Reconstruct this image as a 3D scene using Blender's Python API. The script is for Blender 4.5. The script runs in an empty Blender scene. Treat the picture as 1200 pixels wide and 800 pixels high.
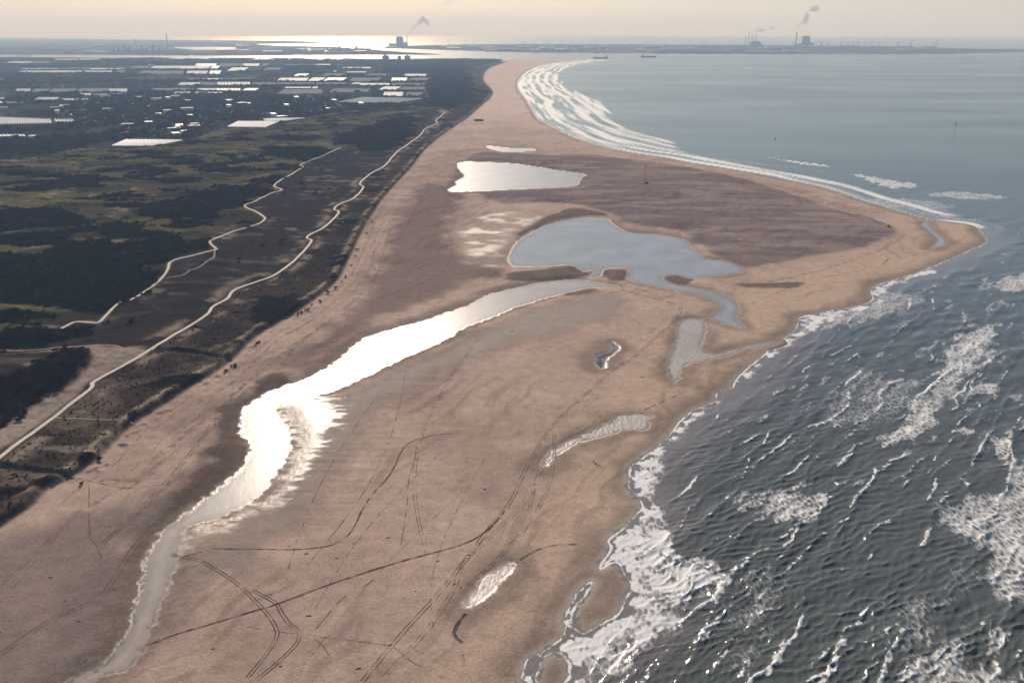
import bpy, bmesh, math, random
import numpy as np
from mathutils import Vector

rnd = random.Random(7)
NP = np.random.default_rng(11)
R_ = math.radians

# ------------------------------------------------------------------ camera
H = 350.0                 # metres above the sea
FPX = 1000.0              # focal length in photo pixels (photo 1200 x 800)
RE = 7.4e6                # earth radius incl. refraction: the sheet is curved
PITCH = math.atan2(369.0, FPX)
scene = bpy.context.scene
COL = scene.collection
cam_d = bpy.data.cameras.new('camera')
cam = bpy.data.objects.new('camera', cam_d)
COL.objects.link(cam)
cam.location = (0, 0, H)
cam.rotation_euler = (math.pi / 2 - PITCH, 0, 0)
cam_d.sensor_width = 36.0
cam_d.lens = 36.0 * FPX / 1200.0
cam_d.clip_start = 1.0
cam_d.clip_end = 400000.0
scene.camera = cam

# ------------------------------------------------------------------ sky, sun, exposure
SUN_AZ, SUN_EL = R_(-11.5), R_(24.0)      # azimuth from +Y towards +X
world = bpy.data.worlds.new('World')
scene.world = world
world.use_nodes = True
wn, wl = world.node_tree.nodes, world.node_tree.links
wn.clear()
w_out = wn.new('ShaderNodeOutputWorld')
w_bg = wn.new('ShaderNodeBackground')
sky = wn.new('ShaderNodeTexSky')
sky.sky_type = 'NISHITA'
sky.sun_disc = False
sky.sun_elevation = SUN_EL
sky.sun_rotation = SUN_AZ
sky.altitude = 0
sky.air_density = 1.0
sky.dust_density = 0.18
sky.ozone_density = 3.0
w_bg.inputs['Strength'].default_value = 0.064
wl.new(sky.outputs[0], w_bg.inputs[0])
wl.new(w_bg.outputs[0], w_out.inputs[0])

sun_d = bpy.data.lights.new('sun', 'SUN')
sun_d.energy = 5.0
sun_d.angle = R_(0.53)
sun_d.color = (1.0, 0.89, 0.77)
sun = bpy.data.objects.new('sun', sun_d)
COL.objects.link(sun)
sdir = Vector((math.sin(SUN_AZ) * math.cos(SUN_EL), math.cos(SUN_AZ) * math.cos(SUN_EL), math.sin(SUN_EL)))
sun.rotation_euler = sdir.to_track_quat('Z', 'Y').to_euler()

vs = scene.view_settings
vs.view_transform = 'Standard'
vs.look = 'None'
vs.exposure = 0.25
vs.gamma = 1.0
vs.use_curve_mapping = False
scene.render.engine = 'CYCLES'
scene.cycles.use_denoising = True
scene.cycles.max_bounces = 5
scene.cycles.diffuse_bounces = 2
scene.cycles.glossy_bounces = 2
scene.cycles.transmission_bounces = 2
scene.cycles.transparent_max_bounces = 8
scene.cycles.volume_bounces = 0
scene.cycles.sample_clamp_indirect = 6.0
HAZE_DENSITY = 5.4e-5

# ------------------------------------------------------------------ projection of photo pixels onto the curved sea level
CP, SP = math.cos(PITCH), math.sin(PITCH)

def ground(px, py):
    hx = px - 600.0
    hy = FPX * CP - (py - 400.0) * SP
    dn = FPX * SP + (py - 400.0) * CP
    h = np.hypot(hx, hy)
    t = dn / h
    q = np.maximum(t * t - 2 * H / RE, 0.0)
    r = RE * (t - np.sqrt(q))
    return np.stack([hx / h * r, hy / h * r], -1)

def G(px, py):
    a = ground(np.array(float(px)), np.array(float(py)))
    return float(a[0]), float(a[1])

def smooth(pts, closed, n=4):
    p = np.array(pts, float)
    m = len(p)
    out = []
    for i in range(m if closed else m - 1):
        a, b = p[i], p[(i + 1) % m]
        p0 = p[i - 1] if (closed or i > 0) else 2 * a - b
        p3 = p[(i + 2) % m] if (closed or i + 2 < m) else 2 * b - a
        for k in range(n):
            u = k / n
            out.append(0.5 * ((2 * a) + (b - p0) * u + (2 * p0 - 5 * a + 4 * b - p3) * u * u + (3 * a - p0 - 3 * b + p3) * u ** 3))
    if not closed:
        out.append(p[-1])
    return np.array(out)

def wpoly(pts, closed=True, n=4):
    s = smooth(pts, closed, n)
    return ground(s[:, 0], s[:, 1])

# ------------------------------------------------------------------ numpy noise
def _hash(ix, iy, seed):
    h = (ix.astype(np.uint32) * np.uint32(374761393)) ^ (iy.astype(np.uint32) * np.uint32(668265263)) ^ np.uint32(seed * 1013904223 & 0xffffffff)
    h = (h ^ (h >> np.uint32(13))) * np.uint32(1274126177)
    h = h ^ (h >> np.uint32(16))
    return (h & np.uint32(0xffffff)).astype(np.float32) / np.float32(0xffffff)

def vnoise(x, y, seed=0):
    fx, fy = np.floor(x), np.floor(y)
    ix, iy = fx.astype(np.int64), fy.astype(np.int64)
    u, v = (x - fx).astype(np.float32), (y - fy).astype(np.float32)
    u = u * u * u * (u * (u * 6 - 15) + 10)
    v = v * v * v * (v * (v * 6 - 15) + 10)
    a, b = _hash(ix, iy, seed), _hash(ix + 1, iy, seed)
    c, d = _hash(ix, iy + 1, seed), _hash(ix + 1, iy + 1, seed)
    return (a + (b - a) * u) + ((c + (d - c) * u) - (a + (b - a) * u)) * v

def fbm(x, y, seed=0, oct=4, gain=0.5):
    s, amp, tot = 0.0, 1.0, 0.0
    for k in range(oct):
        s = s + amp * vnoise(x * 2 ** k + 17.3 * k, y * 2 ** k - 9.1 * k, seed + k * 7)
        tot += amp
        amp *= gain
    return s / tot

def sstep(a, b, x):
    t = np.clip((x - a) / (b - a), 0, 1)
    return t * t * (3 - 2 * t)

def mix(a, b, t):
    return a + (b - a) * t

# ------------------------------------------------------------------ polar grid of the ground (dense where the land is near)
def r_of_py(py):
    return np.hypot(*ground(np.array(600.0), np.array(float(py))))
rows = list(np.arange(150, 380, 12.0))
rows += [float(r_of_py(y)) for y in np.arange(815, 140, -1.0)]
rows += [float(r_of_py(y)) for y in np.arange(140, 52, -0.5)]
rows += [float(r_of_py(y)) for y in np.arange(52, 43, -0.25)]
rows += [60000.0, 72000.0, 95000.0]
rows = np.array(sorted(rows))
az = np.radians(np.concatenate([np.arange(-62, -39, 1.0), np.arange(-39, 39, 0.078), np.arange(39, 63, 1.0)]))
NR, NA = len(rows), len(az)
RR, AA = np.meshgrid(rows, az, indexing='ij')
X, Y = RR * np.sin(AA), RR * np.cos(AA)
DROP = -(RR * RR) / (2 * RE)
cell = np.gradient(rows)[:, None] * np.ones((1, NA))

def gi(x, y):
    r = np.hypot(x, y)
    a = np.arctan2(x, y)
    return np.interp(r, rows, np.arange(NR)), np.interp(a, az, np.arange(NA))

def look(F, x, y):
    x, y = np.asarray(x, float), np.asarray(y, float)
    i, j = gi(x, y)
    i0 = np.clip(i.astype(int), 0, NR - 2)
    j0 = np.clip(j.astype(int), 0, NA - 2)
    u, v = i - i0, j - j0
    return (F[i0, j0] * (1 - u) * (1 - v) + F[i0 + 1, j0] * u * (1 - v) + F[i0, j0 + 1] * (1 - u) * v + F[i0 + 1, j0 + 1] * u * v)

def seg_window(x0, y0, x1, y1, m):
    # index window of the grid that surely holds every point within m of the segment
    n = 5
    xs = np.linspace(x0, x1, n); ys = np.linspace(y0, y1, n)
    r = np.hypot(xs, ys); a = np.arctan2(xs, ys)
    L = math.hypot(x1 - x0, y1 - y0) / (n - 1)
    mm = m + L
    r0, r1 = r.min() - mm, r.max() + mm
    da = mm / max(r.min(), 1.0)
    da = 1.5 if da > 0.8 else math.asin(min(da, 0.99)) + 1e-4
    i0, i1 = np.searchsorted(rows, [r0, r1])
    j0, j1 = np.searchsorted(az, [a.min() - da, a.max() + da])
    return max(i0 - 1, 0), min(i1 + 1, NR), max(j0 - 1, 0), min(j1 + 1, NA)

def dist_line(P, closed=False, M=60.0):
    D = np.full((NR, NA), M, np.float32)
    n = len(P)
    for k in range(n if closed else n - 1):
        x0, y0 = P[k]; x1, y1 = P[(k + 1) % n]
        i0, i1, j0, j1 = seg_window(x0, y0, x1, y1, M)
        if i1 <= i0 or j1 <= j0:
            continue
        xx, yy = X[i0:i1, j0:j1], Y[i0:i1, j0:j1]
        dx, dy = x1 - x0, y1 - y0
        t = np.clip(((xx - x0) * dx + (yy - y0) * dy) / max(dx * dx + dy * dy, 1e-9), 0, 1)
        d = np.hypot(xx - x0 - t * dx, yy - y0 - t * dy)
        w = D[i0:i1, j0:j1]
        np.minimum(w, d, out=w)
    return D

def inside(P):
    I = np.zeros((NR, NA), bool)
    n = len(P)
    bx0, by0 = P.min(0); bx1, by1 = P.max(0)
    sel = (X >= bx0) & (X <= bx1) & (Y >= by0) & (Y <= by1)
    idx = np.nonzero(sel.ravel())[0]
    xx, yy = X.ravel()[idx], Y.ravel()[idx]
    c = np.zeros(len(idx), bool)
    o = np.argsort(yy)
    ys = yy[o]
    for k in range(n):
        x0, y0 = P[k]; x1, y1 = P[(k + 1) % n]
        if y0 == y1:
            continue
        lo, hi = (y0, y1) if y0 < y1 else (y1, y0)
        a, b = np.searchsorted(ys, [lo, hi])
        q = o[a:b]
        if len(q):
            c[q] ^= (x0 + (yy[q] - y0) * (x1 - x0) / (y1 - y0)) > xx[q]
    I.ravel()[idx] = c
    return I

def sdf(P, M=60.0):
    d = dist_line(P, True, M)
    return np.where(inside(P), -d, d).astype(np.float32)     # negative inside

# ------------------------------------------------------------------ outlines read from the photograph
shore = [(470, 1000), (560, 880), (600, 815), (610, 790), (615, 775), (637, 760), (659, 745), (660, 725), (670, 702), (685, 685), (694, 679), (696, 683), (685, 700),
         (673, 715), (671, 730), (682, 742), (705, 729), (725, 719), (729, 705), (737, 687), (730, 672), (722, 660), (704, 667), (703, 660), (714, 642),
         (712, 632), (732, 617), (747, 600), (751, 590), (737, 572), (735, 565), (739, 547), (750, 537), (770, 522), (785, 507), (797, 492), (812, 480),
         (837, 470), (840, 460), (857, 455), (862, 445), (877, 430), (895, 415), (907, 403), (920, 395), (932, 385), (937, 372), (957, 367), (985, 362), (1010, 357),
         (1022, 350), (1019, 342), (1025, 335), (1040, 330), (1075, 319), (1105, 307), (1132, 295), (1155, 284), (1149, 272), (1140, 264), (1115, 260),
         (1087, 257), (1060, 250), (1035, 242), (1010, 235), (987, 227), (962, 219), (932, 213), (900, 206), (860, 199), (825, 193), (805, 190), (775, 184),
         (740, 179), (707, 172), (675, 162), (650, 150), (632, 140), (625, 130), (617, 117), (607, 102), (611, 90), (625, 80), (650, 74), (672, 71), (690, 69.6)]
far_edge = [(640, 69.2), (600, 69.6), (560, 70), (500, 70), (450, 69), (400, 69.4), (300, 69.6), (215, 69), (100, 67.5), (0, 66.8), (-300, 66), (-900, 66)]
left_close = [(-1500, 100), (-1500, 300), (-1200, 1000), (0, 1400)]
land_px = np.concatenate([smooth(shore, False, 4), np.array(far_edge), np.array(left_close)])
LAND = ground(land_px[:, 0], land_px[:, 1])
islet = [(632, 790), (637, 772), (652, 766), (662, 772), (666, 785), (659, 800), (645, 812), (633, 803)]
europoort = [(-700, 64.3), (0, 64.5), (215, 65.5), (330, 65), (470, 64.4), (515, 64.4), (512, 63.3), (470, 61), (440, 58.6), (415, 57), (390, 55), (330, 54), (300, 51.8), (370, 50.8), (376, 49.4),
             (330, 48.2), (215, 47.2), (120, 46.6), (0, 45.2), (-700, 44)]
canal = [(205, 55.6), (240, 55.2), (276, 55.6), (270, 58), (228, 58.6)]
maasvlakte = [(452, 56.6), (520, 58.8), (600, 61.6), (700, 62.6), (800, 63.6), (1000, 64), (1100, 63.6), (1200, 61.4), (1320, 59), (1500, 58), (1500, 56), (1200, 57.8),
              (1130, 57), (1080, 55.4), (1000, 53.5), (800, 52.5), (640, 52), (600, 52), (540, 52.5), (460, 54.6)]

dune_foot = [(-260, 800), (-60, 660), (0, 622), (37, 597), (60, 574), (85, 562), (115, 541), (155, 502), (200, 472), (240, 447), (272, 425), (300, 397), (325, 382), (350, 367), (392, 335), (407, 310),
             (425, 272), (440, 247), (455, 227), (480, 200), (500, 175), (525, 155), (547, 140), (562, 127), (575, 115), (577, 107), (567, 95), (572, 82), (595, 73)]
inland_edge = [(585, 73), (560, 78), (535, 78), (512, 82), (498, 103), (500, 118), (470, 130), (420, 131), (360, 141), (312, 152), (262, 153), (215, 168), (130, 176), (95, 177), (60, 184), (0, 191), (-300, 216), (-900, 250)]
dunes_px = np.concatenate([smooth(dune_foot, False, 4), smooth(inland_edge, False, 3), np.array([(-1500, 500), (-900, 900)])])
DUNES = ground(dunes_px[:, 0], dunes_px[:, 1])
main_path = [(-80, 612), (0, 547), (25, 527), (62, 499), (107, 465), (112, 456), (150, 435), (172, 422), (205, 400), (242, 377), (250, 367), (267, 357), (275, 347), (300, 337), (322, 329), (345, 311), (365, 289),
             (360, 285), (365, 280), (380, 272), (397, 254), (392, 250), (397, 245), (415, 236), (426, 224), (422, 220), (432, 209), (450, 199), (465, 182), (492, 162), (497, 155), (512, 147), (511, 144), (521, 135), (517, 132)]
second_path = [(74, 396), (90, 388), (108, 388), (120, 386), (140, 364), (155, 359), (182, 342), (197, 327), (202, 316), (225, 309), (252, 302), (254, 300), (247, 294), (252, 289), (275, 279), (300, 271), (311, 264), (307, 259),
               (299, 254), (287, 247), (299, 242), (315, 235), (331, 229), (322, 224), (325, 219), (337, 211), (355, 201), (352, 198), (368, 191), (385, 185), (400, 179)]
side_loop = [(195, 335), (217, 332), (235, 322), (250, 312), (253, 303)]
cross_path = [(-60, 432), (0, 425), (75, 421), (120, 416), (150, 419), (172, 421)]
beach_ramp = [(-40, 548), (0, 554), (50, 560), (87, 564)]
beach_ramp2 = [(185, 417), (225, 420), (272, 426)]
link_path = [(67, 497), (110, 499), (160, 501)]

lagoon = [(710, 257), (714, 261), (727, 270), (740, 274), (775, 276), (800, 282), (810, 292), (827, 304), (850, 307), (869, 317), (860, 321), (825, 324), (807, 326), (797, 323), (788, 322), (777, 324), (775, 329),
          (800, 336), (832, 342), (858, 352), (864, 365), (860, 374), (870, 384), (852, 381), (838, 375), (836, 370), (847, 360), (832, 350), (807, 342), (775, 337), (740, 329), (736, 327),
          (739, 316), (730, 314), (708, 315), (702, 324), (692, 326), (699, 320), (690, 316), (685, 318), (676, 312), (662, 310), (642, 312), (622, 312.5), (603, 312), (598, 305), (600, 295), (610, 282), (637, 267), (662, 260), (685, 256)]
creek = [(723, 337), (700, 332), (672, 329), (637, 332), (612, 337), (600, 340), (572, 347), (555, 357), (540, 362), (500, 376), (450, 390), (427, 399), (407, 415), (400, 422), (362, 444), (325, 457), (300, 471),
         (289, 482), (286, 508), (297, 519), (296, 532), (280, 555), (250, 580), (225, 600), (200, 617), (185, 637), (175, 654), (172, 672), (167, 700), (155, 735), (140, 762), (120, 782), (85, 800), (20, 850),
         (40, 870), (107, 800), (145, 782), (160, 767), (170, 747), (180, 720), (192, 692), (202, 660), (205, 645), (214, 623), (228, 615), (270, 600), (300, 582), (322, 552), (337, 525), (336, 505), (322, 482), (330, 472),
         (382, 460), (425, 442), (475, 418), (522, 397), (540, 385), (575, 372), (600, 361), (632, 351), (662, 343), (692, 337)]
upper_lake = [(539, 191), (570, 191), (600, 192.5), (625, 196), (650, 200), (684, 205), (681, 208), (677, 213), (671, 218.5), (630, 221), (600, 222.5), (530, 225), (536, 217), (536, 213), (546, 207), (541, 201)]
strip_lake = [(571, 172), (600, 174.5), (623, 175), (624, 177), (600, 178.4), (583, 177)]
tidal_pool = [(800, 377), (820, 376), (824, 386), (820, 400), (818, 406), (823, 412), (840, 415), (875, 406), (905, 400), (905, 402), (877, 408), (834, 420), (808, 424), (796, 432), (793, 445), (789, 445), (785, 428), (792, 405)]
beach_pool = [(636, 545), (645, 532), (655, 525), (690, 508), (717, 495), (725, 489), (745, 487), (763, 488), (757, 493), (758, 500), (750, 503), (730, 503), (712, 509), (680, 517), (655, 530), (640, 543)]
sand_pool = [(549, 711), (553, 700), (562, 688), (570, 678), (585, 668), (598, 662), (596, 669), (588, 677), (580, 686), (570, 697), (560, 705)]
dark_pool = [(706, 432), (699, 428), (698, 420), (706, 416), (713, 414), (717, 408), (716, 402), (724, 408), (716, 417), (710, 420)]
tip_pool = [(1080, 264), (1085, 261), (1090, 266), (1096, 273), (1106, 281), (1106, 287), (1098, 289), (1090, 292), (1099, 282), (1092, 274)]
hook_dark = [(555, 182), (600, 181), (650, 183), (700, 183), (760, 190), (820, 199), (880, 213), (930, 229), (980, 246), (1025, 258), (1050, 268), (1040, 277), (1015, 289), (985, 296), (940, 303), (900, 311), (878, 316),
             (852, 303), (830, 298), (815, 284), (795, 272), (740, 264), (716, 252), (690, 244), (640, 238), (590, 240), (560, 228), (535, 232), (520, 225)]
wet_flat = [(545, 268), (562, 256), (600, 250), (630, 256), (610, 272), (596, 292), (596, 312), (560, 314), (548, 300), (541, 280)]

# ------------------------------------------------------------------ fields on the grid
s_land = sdf(LAND, 400.0)
for P in (islet,):
    s_land = np.minimum(s_land, sdf(wpoly(P), 400.0))
near_jit = (fbm(X / 14, Y / 14, 3, 3) - 0.5) * 5.0 * sstep(3000, 600, RR)
s_main = s_land + near_jit * sstep(0, 40, np.abs(s_land) + 20)
s_eu = np.maximum(sdf(wpoly(europoort, True, 2), 400.0), -sdf(wpoly(canal), 400.0))
s_ma = sdf(wpoly(maasvlakte, True, 2), 400.0)
s_far = np.minimum(s_eu, s_ma)
s_all = np.minimum(s_main, s_far)          # negative on land
s_dune = sdf(DUNES, 260.0)
D_main = dist_line(wpoly(main_path, False), False, 60.0)
D_second = dist_line(wpoly(second_path, False), False, 60.0)
D_ramp = np.minimum(dist_line(wpoly(beach_ramp, False), False, 40.0), dist_line(wpoly(beach_ramp2, False), False, 40.0))

# zones of the dune belt
pm = smooth(main_path, False, 4); pf = smooth(dune_foot, False, 4); p2 = smooth(second_path, False, 4)
z1 = np.concatenate([pm, [(540, 118), (552, 112), (570, 112)], pf[::-1][16:]])
marram = sdf(ground(z1[:, 0], z1[:, 1]), 80.0)
z2 = np.concatenate([[(-80, 450), (-30, 428), (60, 400)], p2, [(440, 165), (470, 150), (517, 130)], pm[::-1]])
inner = sdf(ground(z2[:, 0], z2[:, 1]), 80.0)
sandy = sdf(wpoly([(-40, 430), (75, 423), (120, 417), (172, 422), (112, 456), (60, 495), (0, 540), (-60, 590), (-60, 560), (20, 500), (75, 468), (100, 444), (112, 424), (40, 428)]), 60.0)

thick_px = [[(-120, 262), (0, 254), (60, 251), (100, 256), (95, 270), (60, 276), (0, 280), (-120, 290)],
            [(130, 248), (200, 241), (300, 226), (300, 242), (250, 260), (212, 266), (175, 258)],
            [(-150, 340), (0, 325), (50, 303), (100, 294), (175, 292), (200, 286), (237, 295), (245, 302), (212, 308), (195, 317), (160, 325), (125, 332), (175, 345), (160, 357), (120, 375), (62, 372), (0, 370), (-150, 380)],
            [(-150, 470), (0, 455), (75, 422), (110, 425), (100, 443), (75, 466), (37, 488), (-60, 545), (-150, 560)],
            [(-100, 425), (0, 421), (60, 412), (118, 400), (100, 394), (0, 398), (-100, 410)],
            [(310, 180), (367, 177), (392, 180), (367, 190), (350, 200), (325, 217), (303, 220), (342, 203), (350, 193), (317, 187)],
            [(315, 166), (340, 163), (368, 166), (345, 169)],
            [(227, 238), (250, 229), (293, 225), (300, 233), (293, 241)],
            [(233, 199), (300, 190), (303, 193), (267, 199)],
            [(228, 207), (257, 204), (250, 209)],
            [(205, 174), (243, 172), (222, 168)], [(262, 171), (290, 168), (280, 164)],
            [(400, 166), (440, 150), (470, 140), (492, 146), (478, 165), (455, 178), (425, 180)],
            [(495, 112), (508, 80), (537, 80), (546, 95), (552, 112), (540, 122), (527, 130), (500, 126)],
            [(60, 222), (90, 216), (120, 214), (110, 220)], [(150, 211), (200, 206), (200, 210), (160, 214)],
            [(0, 288), (50, 280), (110, 276), (60, 290)], [(200, 268), (240, 262), (250, 270), (215, 278)]]
thick = np.full((NR, NA), 100.0, np.float32)
for p in thick_px:
    thick = np.minimum(thick, sdf(wpoly(p, True, 3), 100.0))

lowdune = sdf(wpoly([(-400, 262), (0, 250), (130, 246), (280, 228), (330, 216), (322, 226), (300, 245), (300, 268), (250, 290), (245, 300), (200, 310), (180, 340), (120, 384), (60, 405), (0, 418), (-400, 450)], True, 3), 100.0)
thick = thick + (fbm(X / 60, Y / 38, 98, 4) - .5) * (24 + 110 * sstep(900, 2600, RR))
thick0 = thick.copy()
tn = fbm(X / 110 + Y / 400, Y / 48, 97, 4)
thick = np.minimum(thick, np.where(lowdune < 0, (.515 - tn) * 160, (.625 - tn) * 200).astype(np.float32))
d_shore = s_all                                    # + sea, - land
b = np.where(d_shore > 0, np.maximum(-d_shore * 0.075, -4.0), np.clip(-d_shore * 0.028, 0, 1.1)) + np.clip((-d_shore - 40) * 0.006, 0, 1.6)
b = b + (fbm(X / 70, Y / 70, 5, 4) - 0.5) * 0.9 * sstep(10, 60, -d_shore)
# low swales parallel to the coast, wind-rippled flats
ripple_zone = sdf(wpoly([(330, 600), (350, 520), (400, 470), (470, 430), (560, 400), (620, 410), (600, 460), (540, 530), (500, 600), (420, 660), (350, 680)]), 60.0)
rip = (fbm(X / 55 + 0.02 * Y, Y / 5.5, 9, 2) - 0.5) * 0.35 * sstep(10, -40, ripple_zone)
b = b + rip
s_hook = sdf(wpoly(hook_dark), 120.0)
b = b + 3.2 * sstep(15, -70, s_hook) + (fbm(X / 28, Y / 28, 21, 3) - 0.5) * 1.2 * sstep(0, -40, s_hook)

WATERS = [('lagoon', lagoon, 0.55, 36), ('creek', creek, 0.45, 26), ('lake', upper_lake, 0.9, 55), ('lake', strip_lake, 1.2, 55), ('pool', tidal_pool, 0.30, 14),
          ('pool', beach_pool, 0.6, 10), ('pool', sand_pool, 0.75, 8), ('pool', dark_pool, 0.8, 6), ('pool', tip_pool, 0.4, 10)]
s_water = np.full((NR, NA), 60.0, np.float32)
wsd = []
for k, (nm, P, L, W) in enumerate(WATERS):
    d = sdf(wpoly(P, True, 5), 60.0)
    amp = 3.2 if nm in ('creek', 'lagoon', 'lake') else 1.8
    d = d + (fbm(X / 9, Y / 9, 40 + k, 3) - 0.5) * amp * sstep(2600, 700, RR)
    if nm == 'creek': d = d + (fbm(X / 2.2, Y / 3.2, 48, 2) - .5) * 3.0 * sstep(1100, 600, RR)
    wsd.append(d)
    s_water = np.minimum(s_water, d)
    t = sstep(0.15 * W, W, d)
    near = L + np.clip(d, -40, 40) * 0.022
    b = np.where(d < W, mix(near, np.maximum(b, L + 0.15), t), b)

# dunes and fields
fore = np.exp(-((s_dune + 8) / 5.5) ** 2)          # foredune ridge just behind the foot
dn = fbm(X / 60, Y / 60, 31, 4)
ridge = 1 - np.abs(2 * fbm(X / 130, Y / 90, 37, 4) - 1)
inl = sstep(-20, -200, s_dune)
dz = 3.0 + 2.5 * sstep(0, -6, s_dune) + fore * (1.9 + 1.5 * (vnoise(X / 15, Y / 15, 71) - 0.5) * 2) + dn * 3 + inl * ((ridge - 0.55) * 9 + 4)
dz = dz + (fbm(X / 5, Y / 5, 75, 2) - 0.5) * 1.3 * sstep(1800, 700, RR)
flatten = np.minimum(sstep(3, 16, D_main), sstep(3, 14, D_second))
dz_s = 3.0 + 2.5 * sstep(0, -6, s_dune) + dn * 3 + inl * 4 + inl * (fbm(X / 200, Y / 140, 37, 1) - .4) * 10
dz = mix(dz_s, dz, 0.25 + 0.75 * flatten)
dz = dz - 2.6 * sstep(6, 2, D_ramp) * sstep(5, -5, s_dune)
beach_h = b + (vnoise(X / 4, Y / 4, 77) - 0.5) * 0.10 * sstep(1500, 600, RR)
hummock = sstep(0.60, 0.82, vnoise(X / 6, Y / 6, 81)) * np.exp(-((s_dune - 9) / 7.0) ** 2) * sstep(0.3, 0.6, vnoise(X / 60, Y / 60, 83))
beach_h = beach_h + hummock * 1.7
on_dune = sstep(3, -3, s_dune)
# farmland behind the dunes: where neither beach nor dunes
pol = np.concatenate([smooth(inland_edge, False, 3), np.array([(-1500, 250), (-1500, 66), (-300, 66), (0, 66.8), (215, 69), (300, 69.6), (400, 69.4), (500, 70), (560, 70), (590, 71)])])
s_pol = sdf(ground(pol[:, 0], pol[:, 1]), 120.0)
ph = 1.2 + (fbm(X / 300, Y / 300, 51, 2) - 0.5) * 1.5
Z = mix(beach_h, dz, on_dune)
Z = mix(Z, np.maximum(ph, 0.6), sstep(10, -60, s_pol) * (s_main < 20))
far_h = np.clip(-s_far * 0.05, -3, 5.0)
Z = np.where(s_far < 60, np.maximum(far_h, np.where(s_main < 0, Z, -3)), Z)

# ------------------------------------------------------------------ land colours (dry sand, damp sand, marram, grass, fields; some light and shade painted in)
def C(r, g, b_):
    return np.array([r, g, b_], np.float32)
def cmix(A, B, t):
    return A + (B - A) * t[..., None]
ones = np.ones((NR, NA, 1), np.float32)
big = fbm(X / 160, Y / 160, 61, 4)
med = fbm(X / 40, Y / 40, 63, 4)
sand = ones * C(.40, .285, .215)
sand = cmix(sand, ones * C(.32, .226, .172), sstep(.35, .7, big))
sand = cmix(sand, ones * C(.46, .335, .25), sstep(.5, .75, med) * .6)
sea_side = sdf(wpoly([(400, 900), (560, 700), (620, 560), (700, 440), (760, 400), (860, 330), (1000, 290), (1060, 265), (1000, 240), (880, 207), (760, 185), (640, 150), (590, 95), (620, 70), (760, 90), (1250, 270), (1000, 400), (800, 560), (650, 900)]), 80.0)
sand = cmix(sand, ones * C(.45, .32, .225), sstep(30, -50, sea_side) * .7)
sand = cmix(sand, ones * C(.60, .45, .345), sstep(2300, 4200, RR) * .85)  # haze and grazing-light brightness painted into the far sand colour
# darker mauve-brown tone on the raised hook and around the lakes
mauve = ones * C(.165, .125, .115)
hk = sstep(7, -8, s_hook + (med - .5) * 18)
hk_var = .62 + .38 * sstep(.35, .6, fbm(X / 90 + Y / 200, Y / 26, 67, 4))
sand = cmix(sand, mauve, hk * hk_var)
lee = sdf(wpoly([(300, 470), (420, 395), (560, 335), (600, 330), (590, 310), (545, 300), (530, 260), (545, 230), (500, 215), (470, 240), (440, 300), (400, 370), (310, 440), (240, 520), (150, 600), (60, 700), (40, 800), (130, 740), (170, 640), (270, 560)]), 60.0)
sand = cmix(sand, ones * C(.165, .117, .096), sstep(15, -30, lee + (med - .5) * 50) * .85)
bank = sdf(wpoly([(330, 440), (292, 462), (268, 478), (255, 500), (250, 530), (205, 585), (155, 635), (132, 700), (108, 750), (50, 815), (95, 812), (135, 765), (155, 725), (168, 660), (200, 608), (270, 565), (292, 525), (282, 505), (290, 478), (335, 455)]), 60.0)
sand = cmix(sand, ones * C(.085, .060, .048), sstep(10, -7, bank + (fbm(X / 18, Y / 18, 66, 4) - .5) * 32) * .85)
brown = sdf(wpoly([(-300, 760), (0, 640), (90, 600), (160, 590), (200, 600), (180, 650), (165, 710), (120, 790), (40, 860), (-300, 900)]), 60.0)
sand = cmix(sand, ones * C(.185, .137, .117), sstep(15, -25, brown + (med - .5) * 60) * .8)
# streaks dragged by wind and old tracks along the beach
ux, uy = 0.45, 0.89
wst = (fbm(X / 120, Y / 120, 70, 3) - .5) * 90
st = fbm((X * ux + Y * uy) / 110, ((X * uy - Y * ux) + wst) / 9, 69, 4)
sand = sand * (1 - .20 * sstep(.50, .70, st) * sstep(.35, .6, fbm(X / 90, Y / 90, 73, 2)))[..., None]
# damp and wet sand along the water
near_w = np.minimum(s_water, np.abs(d_shore) + 0)
sand = sand * np.array([1.19, 1.20, 1.26], np.float32)
damp = sstep(26, 4, s_water + (med - .5) * 26) * .75
shore_damp = sstep(30, 2, -d_shore + (med - .5) * 22) * (s_main < 40)
sand = cmix(sand, ones * C(.185, .138, .108), np.maximum(damp * .8, shore_damp * .72))
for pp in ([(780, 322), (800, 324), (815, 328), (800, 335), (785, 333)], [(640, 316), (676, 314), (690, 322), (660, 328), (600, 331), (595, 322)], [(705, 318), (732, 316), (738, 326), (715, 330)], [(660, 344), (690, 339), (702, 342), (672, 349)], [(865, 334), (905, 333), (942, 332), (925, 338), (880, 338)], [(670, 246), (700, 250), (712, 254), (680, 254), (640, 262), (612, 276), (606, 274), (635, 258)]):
    sand = cmix(sand, ones * C(.115, .086, .074), sstep(5, -3, sdf(wpoly(pp), 40.0) + (med - .5) * 12) * .8)  # small shadow features around the lagoon, painted dark into the sand colour
wetf = sdf(wpoly(wet_flat), 60.0)
wet = np.zeros((NR, NA), np.float32)
glint = sdf(wpoly([(318, 470), (345, 462), (395, 470), (402, 490), (385, 520), (360, 560), (330, 590), (285, 615), (230, 640), (205, 665), (200, 640), (230, 618), (300, 590), (335, 540), (340, 510)]), 60.0)
wet = np.maximum(wet, sstep(12, -12, glint + (fbm(X / 11, Y / 4.5, 91, 4) - .5) * 36) * .64)
wet = np.maximum(wet, sstep(6, 0.5, s_water + (fbm(X / 6, Y / 6, 95, 3) - .5) * 7) * .95)
wet = np.maximum(wet, sstep(14, -10, wetf + (med - .5) * 40) * (.05 + .38 * sstep(.40, .70, fbm(X / 32, Y / 26, 93, 5))))
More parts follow.
